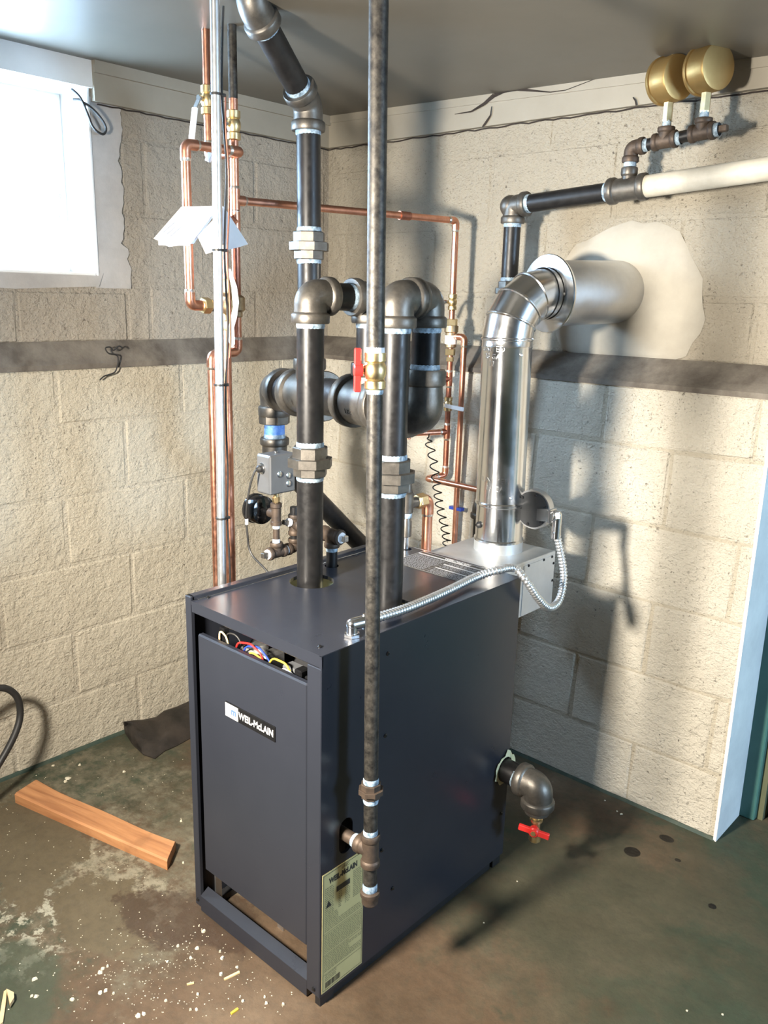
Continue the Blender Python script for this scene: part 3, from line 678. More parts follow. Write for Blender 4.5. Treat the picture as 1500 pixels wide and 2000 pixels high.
# screws
mb_pts = [(BR, 1.407, .875), (BR, 1.406, .658), (BR, 1.95, .18), (BR, 1.404, .336), (BR, 1.451, .196)]
for q in mb_pts: MB().lathe(q, (1, 0, 0), [(.0055, 0), (.0055, .002), (.003, .0045)], 12).build('screw', 'blackgloss', bo)
for q in [(BL+.036, 1.235, BT), (BR-.04, 1.222, BT)]: MB().lathe(q, (0, 0, 1), [(.0055, 0), (.0055, .002), (.003, .0045)], 12).build('screw', 'blackgloss', bo)
for q in [(BL+.013, BF-.001, .035), (BR-.02, BF-.001, .045)]: MB().lathe(q, (0, -1, 0), [(.0055, 0), (.0055, .002), (.003, .0045)], 12).build('screw', 'blackgloss', bo)

# ------------------------------------------------------------------ draft hood, flue, thimble, damper
HX0, HX1, HY1, HZ0, HZ1 = -1.665, -1.375, 2.385, .715, .900
mb = MB(); mb.box((HX0, BB+.004, HZ0), (HX1, HY1, HZ1), .003)
dh = mb.build('hood_body', 'hood'); FX, FY = -1.522, 2.262
r_ = root('draft_hood', (FX, 2.2, HZ0), 'pale galvanised draft hood box behind the boiler', 'draft hood'); dh.parent = r_; dh.location = WL[dh.name]-WL[r_.name]
MB().box((HX1-.001, BB+.22, HZ0+.005), (HX1+.002, HY1-.008, HZ1-.012)).build('side_flange', 'hood', r_)
for yz in [(2.22, .885), (2.31, .885), (2.372, .86), (2.372, .80), (2.36, .885)]: MB().lathe((HX1+.002, *yz), (1, 0, 0), [(.005, 0), (.003, .003)], 10).build('screw', 'black', r_)
MB().box((HX0+.005, BB+.005, HZ1), (HX1-.01, BB+.02, HZ1+.03), .002).build('top_flange', 'hood', r_)
# flue: collar, breech ring, vertical, 3-gore elbow, horizontal
FR = .0775; ftop = V((FX+.0, FY, 1.585)); fl = root('flue_pipe', (FX, FY, HZ1), 'shiny galvanised flue pipe rising from the draft hood and elbowing into the wall', 'flue pipe')
def lean(z): return V((FX-.012*(z-HZ1)/.7, FY, z))
MB().lathe(lean(HZ1), (0, 0, 1), [(FR+.003, 0), (FR+.003, .035), (FR+.001, .037)], 48, caps=False).build('collar', 'hood', fl)
mb = MB().lathe(lean(HZ1+.034), (0, 0, 1), [(FR+.004, 0), (FR+.004, .006), (FR, .010), (FR, .118), (FR+.004, .122), (FR+.004, .128)], 48, caps=False); dr = mb.build('damper_ring', 'galv', fl)
seam = lean(HZ1+.1); sdir = V((.55, -.83, 0)).normalized()
MB().box(seam+sdir*FR-V((.002, .002, .066)), seam+sdir*FR+V((.002, .002, .02))).build('seam', 'black', dr)
kd = V((-.35, -.94, 0)).normalized(); MB().lathe(lean(HZ1+.09)+kd*FR, kd, [(.011, 0), (.011, .006), (.005, .012)], 14).build('knob', 'black', dr)
MB().lathe(lean(HZ1+.158), (lean(1.585)-lean(HZ1)), [(FR+.004, 0), (FR+.004, .005), (FR+.001, .009), (FR+.001, .50), (FR+.003, .503), (FR+.001, .506), (FR+.001, ftop.z-HZ1-.158)], 56, caps=False).build('flue_section', 'galv', fl)
# gored elbow
hd = (V((FC.x-.01, YU, FC.z))-V((lean(1.7).x, FY+.10, 1.708))).normalized()
P0 = lean(1.585); P3 = V((lean(1.7).x, FY, 1.7))+hd*.155; n_g = 4; cur = []
up_ = V((0, 0, 1)); Cc = P0+hd*.135
cents = []
for k in range(n_g+1):
    a = math.pi/2*k/n_g; cents.append(P0+hd*(.135*(1-math.cos(a)))+up_*(.135*math.sin(a)))
# gore: straight segments between mitred planes
bis = []
for k in range(n_g+1):
    a = math.pi/2*k/n_g; bis.append((up_*math.cos(a)+hd*math.sin(a)).normalized())
mid = [P0]+[P0+hd*(.135*(1-math.cos(math.pi/2*k/n_g)))+up_*(.135*math.sin(math.pi/2*k/n_g)) for k in (1, 2, 3)]+[cents[-1]]
sidev = hd.cross(up_).normalized()
for k in range(n_g):
    seg = 48; vs = []; fs = []
    rows_ = [(mid[k], bis[k], FR+.001), (mid[k+1], bis[k+1], FR+.001)]
    for (c_, d_, rr_) in rows_:
        y_ = d_.cross(sidev).normalized()
        for i in range(seg):
            an = 2*math.pi*i/seg; vs.append(c_+sidev*(rr_*math.cos(an))+y_*(rr_*math.sin(an)))
    fs = [(i, (i+1) % seg, seg+(i+1) % seg, seg+i) for i in range(seg)]
    MB().add(vs, fs, True).build('elbow_gore', 'galv', fl)
    MB().lathe(mid[k], bis[k], [(FR+.001, -.005), (FR+.0045, -.002), (FR+.0045, .002), (FR+.001, .005)], 48, caps=False).build('seam_bead', 'galv', fl)
HE = cents[-1]; 
MB().lathe(HE, hd, [(FR+.004, -.004), (FR+.004, .003), (FR+.001, .006), (FR+.001, .05)], 48, caps=False).build('flue_section', 'galv', fl)
for q, d_ in [(lean(1.54), V((.93, -.36, 0))), (lean(1.09), V((.85, -.5, 0))), (HE+hd*.02+up_*(-.0), sidev*1)]:
    d_ = d_.normalized()*1; MB().lathe(q+d_*(FR+.001), d_, [(.005, 0), (.005, .002), (.003, .004)], 10).build('screw', 'galvd', fl)
# embossed stamps
def onflue(zc, ang):
    def f(x, y, z):
        a = ang+x/FR; c_ = lean(zc+y); return V((c_.x+(FR+.0012+z)*math.cos(a), c_.y+(FR+.0012+z)*math.sin(a), zc+y))
    return f
a0 = math.atan2(-.93, .22)
for tx, zc, sz in [('UNIMER', 1.143, .026), ('26 GA', 1.118, .024), ('12', 1.094, .024), ('UNITED', 1.555, .024), ('26 GA', 1.532, .022), ('12', 1.51, .022)]:
    text_mesh(tx, sz, onflue(zc, a0+(.10 if zc < 1.3 else -.25)), .0008).build('stamp', 'galv', fl)
# thimble sleeve in the wall
TC = HE+hd*.02; th = root('wall_thimble', (FC.x, YU, FC.z-.1), 'dull grey metal sleeve leading the flue through the block wall', 'flue sleeve')
L_ = (YU+.05-TC.y)/hd.y
MB().lathe(TC, hd, [(.103, .0), (.103, L_)], 56, caps=False).build('sleeve', 'galvd', th)
MB().lathe(TC-hd*.002, hd, [(.081, 0), (.120, 0), (.122, .004), (.119, .012), (.104, .014)], 56, caps=False).build('collar', 'galv', th)
# vent damper motor
dm = root('vent_damper', tuple(onY(1044, 1030, 2.27)), 'round grey vent damper motor on the right of the flue', 'vent damper')
DC = onY(1040, 995, 2.27)
MB().lathe(DC, (0, -1, 0), [(.062, -.030), (.064, -.026), (.064, -.004), (.064, 0), (.0, 0)], 40, caps=False).build('motor_housing', 'galvd', dm)
MB().lathe(DC+V((0, -.001, 0)), (0, -1, 0), [(.058, 0), (.058, .003)], 40).build('face_plate', 'darkgrey', dm)
for k in range(6):
    a = k*math.pi/3+.3; MB().lathe(DC+V((.05*math.cos(a), -.004, .05*math.sin(a))), (0, -1, 0), [(.005, 0), (.004, .004)], 10).build('screw', 'black', dm)
MB().cyl(DC+V((-.09, .02, 0)), DC+V((-.03, .02, 0)), .012, 12).build('shaft', 'galvd', dm)
KC = onX(1078, 1007, -1.265)
mb = MB(); a = onY(1049, 1005, DC.y-.006); mb.obox((a+KC)/2, (KC-a).normalized(), V((0, 0, 1)), (KC-a).normalized().cross(V((0, 0, 1))), V(((KC-a).length/2, .020, .002)), .001); mb.build('bracket', 'chrome', dm)
mb = MB(); mb.obox(KC, V((1, 0, 0)), V((0, 1, 0)), V((0, 0, 1)), V((.004, .018, .020)), .001); mb.build('bracket_flange', 'chrome', dm)
# flexible metal conduit
fc = root('flexible_conduit', tuple(onZ(700, 1222, BT)), 'ribbed silver flexible conduit looping from the boiler top to the vent damper', 'conduit')
pp = [onZ(712, 1213, BT+.03), onZ(745, 1204, BT+.03), onZ(800, 1186, BT+.025), onZ(870, 1156, BT+.02), onZ(930, 1127, BT+.022), onZ(975, 1113, BT+.035), onX(1005, 1110, -1.255), onX(1028, 1135, -1.215), onX(1050, 1168, -1.20), onX(1072, 1187, -1.20), onX(1092, 1172, -1.21), onX(1101, 1130, -1.225), onX(1096, 1085, -1.24), onX(1086, 1038, -1.255)]
def spline(P, n=14):
    P = [V(q) for q in P]; out = []
    for i in range(len(P)-1):
        a, b_, c_, d = P[max(i-1, 0)], P[i], P[i+1], P[min(i+2, len(P)-1)]
        for k in range(n):
            t_ = k/n; out.append(.5*((2*b_)+(c_-a)*t_+(2*a-5*b_+4*c_-d)*t_*t_+(3*b_-a-3*c_+d)*t_**3))
    out.append(P[-1]); return out
def resample(P, step):
    out = [P[0]]; acc = 0
    for i in range(1, len(P)):
        a, b_ = P[i-1], P[i]; L_ = (b_-a).length; 
        while acc+L_ >= step:
            q = (step-acc)/L_; a = a+(b_-a)*q; out.append(a.copy()); L_ = (b_-a).length; acc = 0
        acc += L_
    return out
rp = resample(spline(pp), .0026); CRR = .0105
MB().sweep(rp, [CRR*(1.0+.17*math.sin(i*math.pi/2)) for i in range(len(rp))], 14).build('conduit', 'emt', fc, angle=80)
e0 = rp[0]; d0 = (rp[0]-rp[3]).normalized()
mb = MB(); mb.cyl(e0-d0*.012, e0+d0*.035, .0145, 18); q = e0+d0*.035; mb.ball(q, .0145, 16, 8); mb.cyl(q+V((0, 0, .004)), q+V((0, 0, -.032)), .013, 18); mb.hexa(q+V((0, 0, -.022)), V((q.x, q.y, BT)), .020); mb.cyl(e0+V((0, 0, -.02)), e0+V((0, 0, .018)), .005, 10); mb.cyl(e0+d0*.02+V((0, -.02, 0)), e0+d0*.02+V((0, .018, 0)), .004, 10)
mb.build('connector', 'chrome', fc)
e1 = rp[-1]; mb = MB(); k1 = V((KC.x+.012, KC.y, KC.z)); q = V((e1.x, e1.y, k1.z)); mb.cyl(e1-V((0, 0, .02)), q, .014, 18); mb.ball(q, .014, 16, 8); mb.cyl(q, k1-V((.012, 0, 0)), .013, 18); mb.cyl(e1+V((0, -.02, .0)), e1+V((0, .02, .0)), .004, 10); mb.hexa(k1-V((.008, 0, 0)), k1+(q-k1).normalized()*.012, .018)
mb.build('connector', 'chrome', fc)

# ------------------------------------------------------------------ steam header piping
R2 = .0355; R4 = .056
sh = root('steam_header', ((A.x+B.x)/2, 1.65, BT-.02), 'black steel steam header with two looping risers and a main up to the ceiling', 'steam pipe')
ZE = 1.700
hdir = V((-.966, .259, 0)).normalized(); H0 = V((-1.355, 1.645, 1.425))
def H(t_): return V((H0.x+hdir.x*t_, H0.y+hdir.y*t_, H0.z-.035*t_))
hax = (H(1)-H(0)).normalized()
ELL = .068
def riser(P, far, zu, nip):
    base = V((P.x, P.y, BT-.05))
    pipe(base, (P.x, P.y, zu-.02), R2, sh)
    union((P.x, P.y, zu), (0, 0, 1), R2, sh)
    top = V((P.x, P.y, ZE)); pipe((P.x, P.y, zu+.02), top-V((0, 0, ELL*.8)), R2, sh)
    ft = V((far.x, far.y, ZE)); d = (ft-top).normalized()
    elbow(top, (0, 0, -1), d, R2, ELL, sh, sealed=(1, 0)); elbow(ft, -d, (0, 0, -1), R2, ELL, sh, sealed=(1 if nip else 0, 1))
    pipe(top+d*ELL*.8, ft-d*ELL*.8, R2*(1 if nip else .98), sh, name='nipple')
    return ft
tA = .268; tB = 0.; tM = .615; tE = .87
fA = H(tA); fB = H(tB)
riser(A, fA, 1.272, True); riser(B, fB, 1.277, False)
# right end: large elbow turning up, reduced to the drop pipe
elbow(H(0), (0, 0, 1), hax, R2*1.06, .105, sh, rb=R4*.98, sealed=(0, 0))
pipe((fB.x, fB.y, ZE-ELL*.8), H(0)+V((0, 0, .09)), R2, sh); seal(H(0)+V((0, 0, .105)), (0, 0, 1), R2, sh)
# tee below riser A
tu = tee(H(tA), hax, (0, 0, 1), R4*.98, .098, sh, rb=R2, sealed=(0, 0, 0))
pipe((fA.x, fA.y, ZE-ELL*.8), H(tA)+V((0, 0, .1)), R2, sh)
pipe(H(tA)+hax*.08, H(tM)-hax*.08, R4, sh, name='header_pipe', seg=36)
pipe(H(0)+hax*.06, H(tA)-hax*.06, R4, sh, name='header_pipe', seg=36)
# main tee
tee(H(tM), hax, (0, 0, 1), R4*.98, .098, sh, rb=R2*1.02, sealed=(0, 1, 0))
pipe(H(tM)+hax*.07, H(tE)-hax*.06, R4, sh, name='header_pipe', seg=36)
# left end elbow, reducer, 45, equaliser
LE = H(tE); elbow(LE, -hax, (0, 0, -1), R4*.92, .092, sh, rb=R2*1.1, sealed=(0, 0))
MB().hexa(LE-V((0, 0, .118)), LE-V((0, 0, .082)), R2*1.50, 8).build('reducer_bushing', 'iron', sh)
pipe(LE-V((0, 0, .20)), LE-V((0, 0, .10)), R2*.98, sh, 'bluetape', 'nipple')
E45 = LE-V((0, 0, .232)); dd = V((.03, .74, -.70)).normalized()
elbow(E45, (0, 0, 1), dd, R2, .066, sh, sealed=(1, 0), name='elbow_45')
pipe(E45+dd*.05, E45+dd*.76, R2, sh, name='equaliser_pipe')
E46 = E45+dd*.80; elbow(E46, -dd, (0, 0, -1), R2, .066, sh, sealed=(0, 0), name='elbow_45'); pipe(E46-V((0, 0, .05)), (E46.x, E46.y, 0), R2, sh)
# embossed letters
for C_, tx in ((H(tA), 'USA'), (H(tM), '4')):
    n_ = V((-hax.y, hax.x, 0)).normalized(); n_ = n_ if n_.y < 0 else -n_; R_ = R4*.98*1.2
    def cp(x, y, z, C_=C_, n_=n_, R_=R_): a = y/R_-.35; return C_-hax*x+n_*((R_+.0004+z)*math.cos(a))+V((0, 0, (R_+.0004+z)*math.sin(a)))
    text_mesh(tx, .024, cp, .0008).build('cast_lettering', 'iron', tu)
# steam main rising to the ceiling
M0 = H(tM); mz = lambda z: V((M0.x-.012*(z-1.5), M0.y, z))
sm = sh
E1 = mz(2.232); tgt = onZ(493, 8, 2.412); d45 = (tgt-E1).normalized()
pipe(M0+V((0, 0, .10)), mz(1.86), R2, sm); union(mz(1.845), (0, 0, 1), R2, sm); pipe(mz(1.87), mz(2.16), R2, sm)
elbow(E1, (0, 0, -1), d45, R2, .068, sm, name='elbow_45'); P2_ = tgt
pipe(E1+d45*.05, P2_-d45*.05, R2, sm); elbow(P2_, -d45, (0, 0, 1), R2, .068, sm, name='elbow_45', sealed=(1, 0)); pipe(P2_+V((0, 0, .04)), V((P2_.x, P2_.y, ZC+.03)), R2, sm)

# ------------------------------------------------------------------ gas pipe
GT = V((-1.1635, 1.274, .446)); GR = .0165; gp = root('gas_pipe', (GT.x, GT.y, GT.z-.13), 'worn black gas pipe dropping from the ceiling past the boiler side', 'gas pipe')
gtop = onY(740, 0, 1.274); gtop = GT+(gtop-GT)*((ZC+.02-GT.z)/(gtop.z-GT.z)); gax = (gtop-GT).normalized()
def G(z): return GT+(gtop-GT)*((z-GT.z)/(gtop.z-GT.z))
tee(GT, gax, (-1, 0, 0), GR, .042, gp, 'irond', sealed=(1, 0, 1))
pipe(GT-V((.035, 0, 0)), (BR-.06, GT.y, GT.z), GR*.92, gp, 'irond', 'nipple')
pipe(G(.405), G(.325), GR, gp, 'oldpipe', 'nipple'); MB().lathe(G(.338), -gax, [(GR*1.05, 0), (GR*1.42, .004), (GR*1.42, .014), (GR*1.2, .020), (GR*1.2, .034), (GR*.9, .04)], 20).build('cap', 'irond', gp); seal(G(.338), gax, GR*1.02, gp, 'dope', .018)
pipe(G(.48), G(.60), GR, gp, 'oldpipe'); un = union(G(.602), gax, GR*1.06, gp, 'irond', .95)
gv = zv = None
def zpx(py):
    lo, hi = 0., 3.
    for _ in range(50):
        m_ = (lo+hi)/2; q = G(m_)-CAM; yy = 1000-FPX*q.dot(CU)/q.dot(CF)
        if yy > py: lo = m_
        else: hi = m_
    return lo
zv0, zv1 = zpx(758), zpx(688); pipe(G(.62), G(zv0+.004), GR, gp, 'oldpipe'); pipe(G(zv1-.004), gtop, GR*1.12, gp, 'oldpipe')
vm = MB(); L_ = zv1-zv0; vm.lathe(G(zv0), gax, [(GR*1.0, -.004), (GR*1.32, 0), (GR*1.32, L_*.2), (GR*1.15, L_*.25), (GR*1.42, L_*.4), (GR*1.42, L_*.6), (GR*1.15, L_*.72), (GR*1.34, L_*.76), (GR*1.34, L_*.98), (GR, L_)], 24)
hd_ = V((-.62, -.78, 0)).normalized(); vm.cyl(G((zv0+zv1)/2), G((zv0+zv1)/2)+hd_*.04, .008, 12)
vb = vm.build('ball_valve', 'brass', gp); seal(G(zv1), gax, GR*1.1, vb, 'paper', .012); seal(G(zv0), -gax, GR, vb)
hc = G((zv0+zv1)/2)+hd_*.038; side_ = hd_.cross(V((0, 0, 1)))
mb = MB(); mb.lathe(hc-hd_*.012, hd_, [(.013, 0), (.013, .016), (.010, .018)], 16)
mb.obox(hc+V((0, 0, .020))-hd_*.002, V((0, 0, 1)), side_, hd_, V((.024, .0065, .007)), .002); mb.obox(hc-V((0, 0, .020))-hd_*.002, V((0, 0, 1)), side_, hd_, V((.024, .0065, .007)), .002); mb.build('valve_handle', 'red', vb)

# ------------------------------------------------------------------ drain
DP = V((BR, 1.953, .334)); DRR = .0355; dr_ = root('boiler_drain', (-1.105, 1.953, .12), 'black drain elbow with brass valve and red handle on the boiler side', 'drain')
DE = V((-1.122, 1.953, .325)); pipe((BR-.10, 1.953, .334), DE-V((.045, 0, -.001)), DRR, dr_); elbow(DE, (-1, 0, 0), (0, 0, -1), DRR, .066, dr_, sealed=(1, 0))
mb = MB(); mb.lathe(DE-V((0, 0, .064)), (0, 0, -1), [(.044, 0), (.036, .006), (.036, .02), (.022, .024)], 28); mb.build('reducer', 'iron', dr_)
mb = MB(); mb.lathe(DE-V((0, 0, .085)), (0, 0, -1), [(.014, 0), (.014, .018), (.019, .020), (.019, .028), (.013, .032), (.013, .06), (.018, .064), (.018, .092), (.014, .096), (.010, .098), (.010, .09)], 20); vv = mb.build('drain_valve', 'brass', dr_)
hp = DE-V((0, 0, .135)); hn = V((.35, -.94, 0)).normalized(); hs = V((.94, .35, -.12)).normalized(); hu = hs.cross(hn).normalized()
mb = MB(); mb.lathe(hp, hn, [(.013, .012), (.016, .016), (.016, .030), (.012, .034)], 16)
for s_ in (-1, 1): mb.obox(hp+hn*.024+hs*(.028*s_), hs, hu, hn, V((.018, .009, .006)), .002)
mb.build('valve_handle', 'red', vv); MB().lathe(hp+hn*.030, hn, [(.008, 0), (.008, .007)], 6, False).build('handle_nut', 'brass', vv)
# torn insulation round the drain pipe
rnd = random.Random(11); n = 22; mb = MB(); ri = [V((BR+.003, 1.953+.0365*math.cos(2*math.pi*k/n), .334+.0365*math.sin(2*math.pi*k/n))) for k in range(n)]
ro = [V((BR+.002+rnd.uniform(0, .006), 1.953+(.043+rnd.uniform(0, .018))*math.cos(2*math.pi*k/n), .334+(.043+rnd.uniform(0, .018))*math.sin(2*math.pi*k/n))) for k in range(n)]
mb.add(ri+ro, [(i, (i+1) % n, n+(i+1) % n, n+i) for i in range(n)], False); mb.build('insulation', 'insul', side)

# ------------------------------------------------------------------ control piping left of the risers
cr = .0135; C1 = V((-1.692, 1.656, 1.028)); C2 = V((-1.855, 1.656, 1.028))
cpz = root('control_piping', tuple(V((C1.x, C1.y, BT-.02))), 'small black iron control piping with plugged tees at the boiler top', 'pipe')
pipe((C1.x, C1.y, BT-.04), C1-V((0, 0, .03)), .0165, cpz, name='nipple'); tee(C1, (1, 0, 0), (0, 0, -1), .0165, .037, cpz, 'irond', sealed=(0, 0, 1))
def plug(P, d, r, parent, m_='irond'):
    d = V(d).normalized(); MB().lathe(P-d*.004, d, [(r*.98, 0), (r*.98, .008), (r*.7, .009)], 18).build('thread_sealant', 'paper', parent)
    x_, y_, _ = frame(d); MB().obox(V(P)+d*.012, x_, y_, d, V((r*.52, r*.52, .011)), .0015).build('plug', m_, parent)
plug(C1+V((.037, 0, 0)), (1, 0, 0), .0165, cpz, 'chrome'); pipe(C1-V((.03, 0, 0)), C2, cr, cpz, name='nipple')
tee(C2, (0, 0, 1), (1, 0, 0), cr, .032, cpz, 'irond', sealed=(0, 0, 0)); pipe(C2+V((0, 0, .02)), C2+V((0, 0, .055)), cr, cpz, name='nipple'); plug(C2+V((0, -.022, .01)), (0, -1, .2), cr, cpz, 'iron')
C3 = V((C2.x, C2.y, .955)); pipe(C2-V((0, 0, .02)), C3, cr, cpz, name='nipple'); elbow(C3, (0, 0, 1), (0, -1, 0), cr, .030, cpz, 'irond', sealed=(0, 0))
T1 = onX(540, 1092, C2.x); T1.z = C3.z; pipe(C3-V((0, .02, 0)), T1, cr*.95, cpz, name='nipple'); tee(T1, (0, 1, 0), (0, 0, 1), cr*1.05, .032, cpz, 'irond', sealed=(0, 0, 0))
seal(T1+V((0, .031, 0)), (0, 1, 0), cr*1.05, cpz, 'paper', .01); plug(T1-V((0, .032, 0)), (0, -1, 0), cr*1.1, cpz, 'iron')
T2 = V((T1.x, T1.y, T1.z+.118)); pipe(T1+V((0, 0, .03)), T2, cr*.72, cpz, 'irond', 'nipple'); seal(T1+V((0, 0, .032)), (0, 0, 1), cr*.8, cpz, 'paper', .01)
mb = MB(); mb.lathe(T2-V((0, 0, .033)), (0, 0, 1), [(cr*.9, -.002), (cr*1.25, 0), (cr*1.25, .010), (cr*1.05, .013), (cr*1.05, .052), (cr*1.25, .055), (cr*1.25, .066), (cr*.9, .068)], 20); mb.cyl(T2, T2-V((.028, 0, 0)), cr*1.05, 16); mb.build('tee', 'irond', cpz)
seal(T2-V((0, 0, .036)), (0, 0, -1), cr*.75, cpz, 'paper', .008)
pipe(T2+V((0, 0, .03)), T2+V((0, 0, .068)), .008, cpz, 'brass', 'nipple'); MB().hexa(T2+V((0, 0, .036)), T2+V((0, 0, .052)), .011).build('hex_nut', 'brass', cpz)
# gauge
pg = root('pressure_gauge', tuple(T2-V((.07, 0, .035))), 'round black pressure gauge under the grey control box', 'gauge')
mb = MB(); g0 = T2-V((.052, 0, 0)); mb.lathe(g0, (-1, 0, 0), [(.010, -.002), (.030, 0), (.041, .004), (.043, .008), (.043, .040), (.046, .042), (.046, .050), (.040, .052)], 36); mb.build('case', 'blackgloss', pg)
MB().cyl(T2-V((.024, 0, 0)), g0, .009, 14).build('stem', 'chrome', pg)
MB().lathe(g0-V((.0523, 0, 0)), (-1, 0, 0), [(.039, 0), (.039, .001)], 32).build('dial', 'badgewhite', pg)
# control box
bx0 = T2+V((0, 0, .068)); pc = root('pressure_control', tuple(bx0), 'grey metal pressure control box with three dials and black wire', 'control box')
by0, by1 = bx0.y-.047, bx0.y+.050; bxx0, bxx1 = bx0.x-.030, bx0.x+.030; bz0, bz1 = bx0.z, bx0.z+.115
body = MB().box((bxx0, by0, bz0), (bxx1, by1, bz1), .004).build('case', 'greybox', pc)
MB().box((bxx0+.004, by0-.0015, bz0+.006), (bxx1-.004, by0+.001, bz1-.005), .0006).build('front_plate', 'greybox', pc)
for dy, dz in ((-.014, .058), (.020, .050), (.020, .026)):
    MB().lathe((bxx1, (by0+by1)/2+dy, bz0+dz), (1, 0, 0), [(.0095, 0), (.0095, .002), (.006, .0035)], 20).build('dial', 'chrome', pc)
MB().lathe((bx0.x, (by0+by1)/2, bz1), (0, 0, 1), [(.006, 0), (.004, .005)], 12).build('screw', 'chrome', pc)
gz = bz0+.075; MB().lathe((bx0.x-.004, by0, gz), (0, -1, 0), [(.017, 0), (.017, .004), (.012, .006)], 24).build('cable_clamp', 'chrome', pc)
MB().lathe((bx0.x-.004, by0-.005, gz), (0, -1, 0), [(.011, 0), (.011, .010), (.006, .016)], 16).build('bushing', 'rubber', pc)
w0 = V((bx0.x-.004, by0-.018, gz)); wp = [w0, w0+V((-.004, -.010, -.012)), w0+V((-.014, -.020, -.06)), w0+V((-.022, -.026, -.13)), w0+V((-.018, -.026, -.19)), w0+V((-.006, -.022, -.25)), V((BL-.02, w0.y-.02, .90)), V((BL-.02, w0.y-.02, .72))]
MB().sweep(spline(wp, 8), .0032, 8).build('wire', 'rubber', pc)
q = w0+V((-.020, -.026, -.155)); MB().cyl(q+V((.0, 0, .008)), q-V((0, 0, .008)), .0050, 10).build('wire_marker', 'paper', pc)

# ------------------------------------------------------------------ relief valve
RV = V((-1.656, 1.945, 1.085)); rv = root('relief_valve', (RV.x, RV.y, BT-.02), 'safety relief valve with copper discharge pipe behind the right riser', 'relief valve')
pipe((RV.x, RV.y, BT-.04), RV-V((0, 0, .10)), .011, rv, 'chrome', 'nipple'); MB().lathe(RV-V((0, 0, .11)), (0, 0, 1), [(.012, 0), (.017, .003), (.017, .05), (.014, .055), (.014, .075), (.02, .08), (.021, .14), (.016, .145), (.014, .17)], 20).build('valve_body', 'iron', rv)
seal(RV-V((0, 0, .035)), (0, 0, -1), .0165, rv); ro_ = onX(806, 982, RV.x); RV2 = V((RV.x, RV.y, ro_.z))
MB().cyl(RV2, RV2+V((0, .055, 0)), .0165, 16).build('outlet', 'iron', rv); MB().hexa(RV2+V((0, .050, 0)), RV2+V((0, .085, 0)), .024).build('brass_adapter', 'brass', rv); MB().lathe(RV2+V((0, .044, 0)), (0, 1, 0), [(.017, 0), (.021, .002), (.021, .007)], 18).build('brass_ring', 'brass', rv)
dx = onX(836, 975, RV.x).y; copper_run(rv, [RV2+V((0, .08, 0)), V((RV.x, dx, RV2.z)), V((RV.x, dx, .35))], .0165, 'copper')

# ------------------------------------------------------------------ return main at the back wall with air vents
rm = root('return_pipe', tuple(onY(1010, 540, 2.55)), 'black and white pipe run along the back wall above the flue', 'pipe')
RP = .029; K0 = onY(1003, 402, 2.55); K1 = onY(1226, 371, 2.55); K1.z = K0.z+.028; kax = (K1-K0).normalized()
KV = V((K0.x+.012, K0.y, K0.z)); tee_d = -kax
elbow(K0, kax, (0, 0, -1), RP, .058, rm, sealed=(1, 1), name='elbow'); MB().ball(K0-kax*.012, RP*1.26, 24, 14).build('elbow_heel', 'iron', rm)
pipe(K0+kax*.045, K1-kax*.05, RP, rm); pipe((K0.x, K0.y, K0.z-.05), (K0.x, K0.y, 1.735), RP, rm)
uz = 1.735; union((K0.x, K0.y, uz), (0, 0, 1), RP, rm, k=.95); pipe((K0.x, K0.y, uz-.02), (K0.x, K0.y, 1.02), RP, rm); elbow((K0.x, K0.y, .98), (0, 0, 1), (0, -1, 0), RP, .058, rm, sealed=(0, 0)); elbow((K0.x, K0.y-.09, .98), (0, 1, 0), (0, 0, -1), RP, .05, rm, sealed=(0, 0)); pipe((K0.x, K0.y-.09, .95), (K0.x, K0.y-.09, 0), RP, rm)
tee(K1, kax, (0, 0, 1), RP, .062, rm, rb=.018, sealed=(1, 1, 0))
wm = rm
kend = K1+kax*2.1; pipe(K1+kax*.045, kend, RP*1.12, wm, 'whitepipe')['label'] = 'white painted old pipe'
N1 = onY(1240, 288, 2.55); N1.x = K1.x; vr = .018
va = rm
pipe(K1+V((0, 0, .05)), N1-V((0, 0, .02)), vr, va, name='nipple'); seal(K1+V((0, 0, .085)), (0, 0, 1), vr, va)
elbow(N1, (0, 0, -1), kax, vr, .042, va, 'irond', sealed=(1, 1)); V1 = onY(1299, 277, 2.55); V1.z = N1.z+.010; V2 = onY(1372, 258, 2.55); V2.z = N1.z+.022
pipe(N1+kax*.02, V2, vr*.95, va, name='nipple')
for q in (V1, V2): tee(q, kax, (0, 0, 1), vr, .036, va, 'irond', sealed=(1, 0, 0))
MB().hexa(V2+kax*.034, V2+kax*.050, .012).build('plug', 'irond', va); MB().obox(V2+kax*.058, kax, V((0, 1, 0)), kax.cross(V((0, 1, 0))), V((.014, .009, .009)), .002).build('plug_head', 'irond', va)
for q, lb in ((V1, 'gold drum shaped air vent nearer the corner, left of the pair'), (V2, 'gold drum shaped air vent beside the plugged pipe end, right of the pair')):
    z0 = q.z+.040; av = root('air_vent', (q.x, q.y, z0), lb, 'air vent', 'air vents on the return pipe')
    MB().cyl((q.x, q.y, z0-.008), (q.x, q.y, z0+.016), .0125, 16).build('thread_sealant', 'dope', av)
    MB().hexa((q.x, q.y, z0+.012), (q.x, q.y, z0+.068), .0145).build('stem', 'brass', av)
    c_ = V((q.x, q.y, z0+.062+.064)); ax = V((.60, -.80, .04)).normalized(); ax = V((.93, -.37, 0)).normalized()
    MB().lathe(c_-ax*.042, ax, [(.0, 0), (.052, .001), (.066, .006), (.067, .010), (.067, .016), (.063, .018), (.063, .070), (.060, .076), (.052, .078), (.0, .078)], 44, caps=False).build('drum', 'gold', av)
    MB().cyl(c_+V((0, 0, .060)), c_+V((0, 0, .086)), .009, 14).build('vent_tip', 'gold', av)

